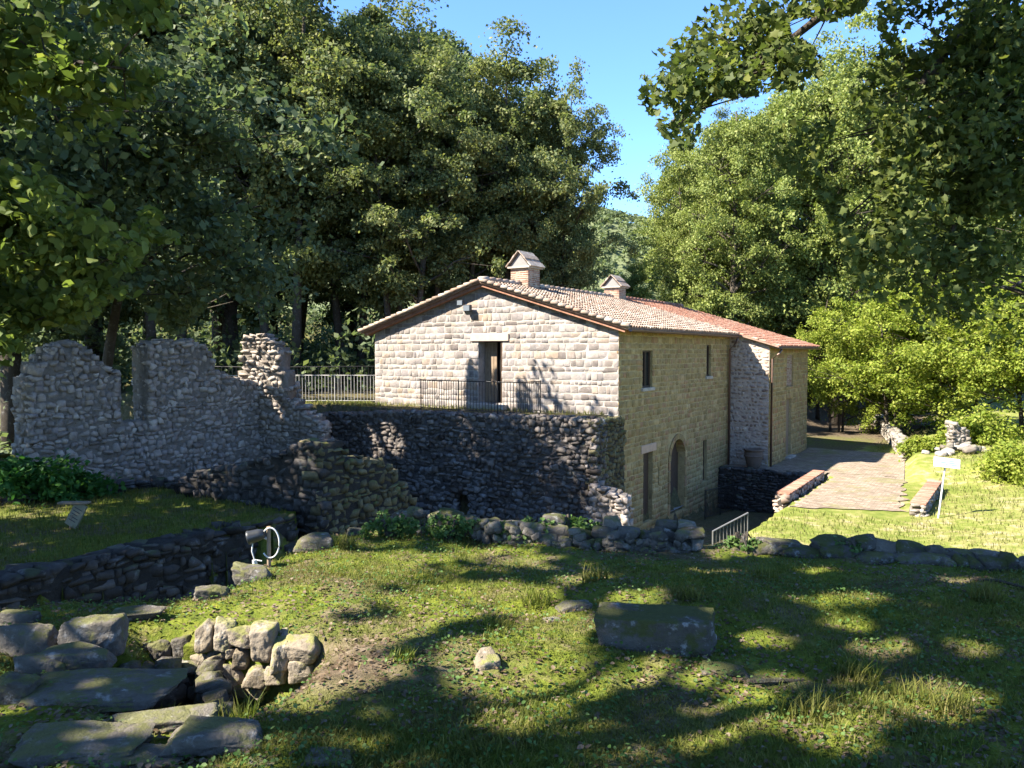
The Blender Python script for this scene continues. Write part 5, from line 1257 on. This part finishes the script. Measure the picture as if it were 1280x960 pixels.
# ------------------------------------------------------------------ shrubs, ivy, undergrowth
def bush(name, label, c, rad, n, leaf, mat, kind='quad', cat='shrub', seed=1, nst=7, ncl=40):
    r = np.random.default_rng(seed); e = empty(name, c, label, cat); cl = []; mb = MB()
    for i in range(ncl):
        d = r.normal(size=3); d /= np.linalg.norm(d); d[2] = abs(d[2]); q = r.random() ** .5 * .85
        cl.append((d * q * np.array(rad), r.uniform(.18, .3) * max(rad)))
    for i in range(nst):
        t = cl[i][0]; mb.tube([(0, 0, -.1), t * .5 + [0, 0, .1], t], [.03, .02, .006], 4, cap=False)
    P, d_ = crown_points(cl, n, r, .7)
    mb.build('stems', M['bark'], e); mesh_obj('foliage', leaves_mesh('foliage', P, leaf, kind, mat, r, .7, d_), e); return e
p = at(40, 600, 17.0); bush('ivy_mound', 'mound of fresh green ivy between the low wall and the ruined wall', (p[0], 17.6, -3.6), (1.7, 1.2, 1.75), 9000, .13, M['leaf_ivy'], 'fold', 'ivy', 3)
p = at(118, 600, 18.5); bush('weed_clump', 'low grey-green weeds at the foot of the ruined wall beside the ivy', (p[0], 18.9, -3.9), (1.1, .7, .75), 3000, .11, M['leaf_dark'], 'fold', 'weeds', 4)
p = at(1270, 590, 29); bush('edge_shrub', 'yellow-green shrub at the right edge beside the lawn', (p[0] + .6, 29, gz(p[0], 29)), (1.9, 1.6, 2.4), 9000, .13, M['leaf_bright'], 'fold', 'shrub', 5)
p = at(1150, 580, 36); bush('bank_shrub', 'small green shrub on the bank at the end of the lane wall', (p[0], 36, gz(p[0], 36)), (1.1, .9, .8), 3500, .12, M['leaf_bright'], 'fold', 'shrub', 6)
p = at(1235, 560, 38); bush('leafy_shrub', 'leafy shrub on the bank behind the stone heap', (p[0], 38.5, gz(p[0], 38.5)), (2.2, 1.6, 2.2), 7000, .15, M['leaf_bright'], 'fold', 'shrub', 7)
for i, (px, py, lab) in enumerate([(710, 648, 'leafy weeds growing on the rubble edging left of its middle'), (560, 652, 'grey-green weeds behind the left part of the rubble edging'), (490, 655, 'low leafy plant between the corner ruin and the rubble edging'), (640, 655, 'small herbs on top of the rubble edging before the terrace wall'), (1060, 676, 'weeds sprouting on the mossy boulders before the lawn'), (1180, 690, 'low weeds on the mossy boulders below the white sign'), (925, 668, 'small weeds beside the slanted handrail')]):
    Y = plat_y(684 if px < 900 else 700 + (px - 925) * .05) + .25; p = at(px, py + 14, Y); bush('weed_clump', lab, p, (.34, .2, .2) if px < 900 else (.2, .13, .1), 700 if px < 900 else 350, .045, M['clover'], 'fold', 'weeds', 10 + i, 4, 16)

r = np.random.default_rng(99)
# undergrowth of the wood
n = 104000; X = r.uniform(-50, 34, n); Y = r.uniform(30, 84, n); hx, hy = w2h(X, Y)
ok = ~((hx > -12.5) & (hx < 9) & (hy < 34)) & (X < -.2 * Y + 16) & ~((Y < 37) & (X > -13.5)) & ~((X > 0) & (Y < 37)) & ~((hx > 0) & (hx < 7) & (hy < 48)); X, Y = X[ok], Y[ok]
cn = vnoise(X, Y, .35, 2); hgt = np.clip(.8 + 4.5 * (cn + .25), .3, 4.2) * np.where(X < 2, 1.0, .5) * r.random(len(X)) ** .8
o = mesh_obj('undergrowth', leaves_mesh('undergrowth', np.stack([X, Y, ground_z(X, Y) + hgt], -1), .36, 'quad', M['leaf_dark'], r, .7)); tag(o, 'dark undergrowth on the floor of the wood', 'undergrowth', kind='stuff')

# grass, clover and leaf litter on the platform
def blades(name, X, Y, hgt, wid, mat, r, lean=.5, label=None, cat='grass', kind='stuff', parent=None):
    n = len(X); Z = ground_z(X, Y) - .004; a_ = r.uniform(0, 2 * math.pi, n); d = np.stack([np.cos(a_), np.sin(a_), np.zeros(n)], -1); s_ = np.stack([-np.sin(a_), np.cos(a_), np.zeros(n)], -1)
    h = hgt * r.uniform(.5, 1.4, n); w_ = (wid * r.uniform(.7, 1.3, n))[:, None]; ln_ = (lean * r.uniform(.3, 1.4, n) * h)[:, None]; up = np.array([0, 0, 1.0])
    P = np.stack([X, Y, Z], -1)
    V = np.stack([P - s_ * w_, P + s_ * w_, P + s_ * w_ * .7 + d * ln_ * .35 + up * (h * .6)[:, None], P - s_ * w_ * .7 + d * ln_ * .35 + up * (h * .6)[:, None], P + d * ln_ + up * h[:, None]], 1)
    b = (np.arange(n) * 5)[:, None]; rn = r.random(n)
    o = mesh_obj(name, np_mesh(name, V.reshape(-1, 3), [b + np.array([[0, 1, 2, 3]]), b + np.array([[3, 2, 4]])], mat, False, np.concatenate([rn, rn])), parent)
    if label: tag(o, label, cat, kind=kind)
    return o
def plat_samples(n, r, ymin=2.6, ymax=8.4):
    Y = ymin + (ymax - ymin) * r.random(n) ** 1.15; X = r.uniform(-.70, .70, n) * (Y + .4)
    ok = in_poly(X, Y, PLAT) & ~in_poly(X, Y, HOLE); return X[ok], Y[ok]
def grass_density(X, Y):
    g = vnoise(X, Y, 1.1, 4) + .5 * vnoise(X, Y, 3.2, 6)
    bare = np.exp(-(((X + .85) / .5) ** 2 + ((Y - 4.0) / .5) ** 2)) + .8 * np.exp(-(((X - .9) / .7) ** 2 + ((Y - 3.95) / .22) ** 2)) + .6 * sstep(.5, 0, np.abs(Y - 6.6)) * (X > 1)
    sl_ = ((X < -1.2) & (Y < 4.0)) * .8
    return np.clip(.62 + .9 * g - bare - sl_, .03, 1)
X, Y = plat_samples(230000, r); kp = r.random(len(X)) < grass_density(X, Y); X, Y = X[kp], Y[kp]
hh = .02 + .026 * np.clip(vnoise(X, Y, .8, 11) + .3, 0, 1)
blades('grass', X, Y, hh, .0028, M['blade'], r, .9, 'short mossy grass covering the shaded platform in the foreground')
X, Y = plat_samples(44000, r); kp = r.random(len(X)) < .75 * np.clip(.45 + 1.3 * vnoise(X, Y, 1.6, 14), 0, 1); X, Y = X[kp], Y[kp]
o = mesh_obj('clover', leaves_mesh('clover', np.stack([X, Y, ground_z(X, Y) + r.uniform(.01, .05, len(X))], -1), .021, 'fold', M['clover'], r, 1.6)); tag(o, 'clover and small weeds among the foreground grass', 'weeds', kind='stuff')
X, Y = plat_samples(30000, r); kp = r.random(len(X)) < (1.08 - grass_density(X, Y)) * .8; X, Y = X[kp], Y[kp]
o = mesh_obj('leaf_litter', leaves_mesh('leaf_litter', np.stack([X, Y, ground_z(X, Y) + r.uniform(.004, .02, len(X))], -1), .027, 'fold', M['dead_leaf'], r, 2.2)); tag(o, 'dry brown fallen leaves scattered over the foreground ground', 'leaves', kind='stuff')
tufts = [(672, 768, .13, 'tall grass tuft left of the mossy block'), (430, 690, .13, 'grass tuft at the far left corner of the grass'), (860, 770, .10, 'grass tuft behind the mossy block'), (745, 742, .13, 'grass tuft above the little dark stone'), (1080, 850, .12, 'tall thin grass clump by the sunken kerb'), (1150, 880, .11, 'sunlit dry grass clump on the right'), (1010, 905, .14, 'grass tuft in the lower right part of the ground'), (205, 880, .10, 'grass tuft among the old wall stones'), (286, 892, .13, 'grass tuft below the small sunlit wall'), (500, 840, .08, 'short grass tuft in the middle of the bare patch'), (960, 740, .12, 'grass tuft before the flat grey boulder'), (1240, 760, .15, 'grass tuft near the right edge'), (1200, 900, .11, 'long grass clump in the lower right corner'), (620, 800, .07, 'short sunlit tuft beside the small pale stone')]
for px, py, h, lab in tufts:
    c_ = plat_at(px, py); h *= .8; m_ = int(110 + 300 * h); q_ = r.normal(size=(m_, 2)); q_ /= np.maximum(1, np.linalg.norm(q_, axis=1) / 1.5)[:, None]; X = c_[0] + q_[:, 0] * (.04 + .22 * h); Y = c_[1] + q_[:, 1] * (.04 + .15 * h)
    ok = in_poly(X, Y, PLAT); blades('grass_tuft', X[ok], Y[ok], np.full(ok.sum(), h), .0035, M['blade'], r, .7, lab, 'grass tuft', 'thing')
# grass of the shaded terrace, of the sunny lawn and of the house terrace edge
bb = np.array(GTER); X = r.uniform(-14, -4, 30000); Y = r.uniform(9, 18.5, 30000); ok = in_poly(X, Y, GTER); X, Y = X[ok], Y[ok]
blades('terrace_grass', X, Y, np.full(len(X), .09), .006, M['blade'], r, .7, 'grass on the shaded terrace above the pit')
X = r.uniform(4, 30, 60000); Y = r.uniform(12, 48, 60000); hx, hy = w2h(X, Y); ok = (hx > 4.6) & ~((hy > 3.0) & (hy < 20.5) & (hx < 8.2)) & (np.abs(X / Y) < .72); X, Y = X[ok], Y[ok]
blades('lawn_grass', X, Y, np.full(len(X), .11), .012, M['blade_lawn'], r, .6, 'sunny lawn grass beside the cobbled yard')
X = r.uniform(-11, 3, 30000); Y = r.uniform(23, 33, 30000); hx, hy = w2h(X, Y); ok = in_poly(X, Y, TERR) & ((hx < -9.6) | (hy > -.25) | (r.random(30000) < .12)); X, Y = X[ok], Y[ok]
blades('terrace_weeds', X, Y, np.full(len(X), .14), .01, M['blade_lawn'], r, .6, 'weeds and grass at the foot of the gable wall')

# ------------------------------------------------------------------ far wooded hill
def hill_h(X, Y):
    t = sstep(260, 520, Y); return -20 + t * (94 + 12 * np.sin(X * .011 + .6) - .10 * np.abs(X - 60)) + 4 * np.sin(X * .05) * t
hxs = np.linspace(-420, 520, 70); hys = np.linspace(250, 620, 40); HX, HY = np.meshgrid(hxs, hys); HZ = hill_h(HX, HY)
ii = np.arange(HX.size).reshape(HX.shape); fq = np.stack([ii[:-1, :-1], ii[:-1, 1:], ii[1:, 1:], ii[1:, :-1]], -1).reshape(-1, 4)
hill = tag(mesh_obj('hill', np_mesh('hill', np.stack([HX, HY, HZ], -1).reshape(-1, 3), [fq], M['leaf_hill'], True)), 'distant wooded hill seen through the gap of sky', kind='structure')
nc = 1300; CX = r.uniform(-30, 170, nc); CY = r.uniform(330, 540, nc); CZ = hill_h(CX, CY) + 2.5; cr = r.uniform(2.2, 4.2, nc); m_ = 34
d = r.normal(size=(nc, m_, 3)); d /= np.linalg.norm(d, axis=2)[..., None]; d[..., 2] = np.abs(d[..., 2])
P = np.stack([CX, CY, CZ], -1)[:, None, :] + d * cr[:, None, None]
o = mesh_obj('forest', leaves_mesh('forest', P.reshape(-1, 3), 2.2, 'quad', M['leaf_hill'], r, 1.0)); tag(o, 'distant forest covering the hill beyond the house', 'forest', kind='stuff')
print('TRIS', sum(sum(len(p.vertices) - 2 for p in m.polygons) for m in bpy.data.meshes), 'OBJ', len(bpy.data.objects))
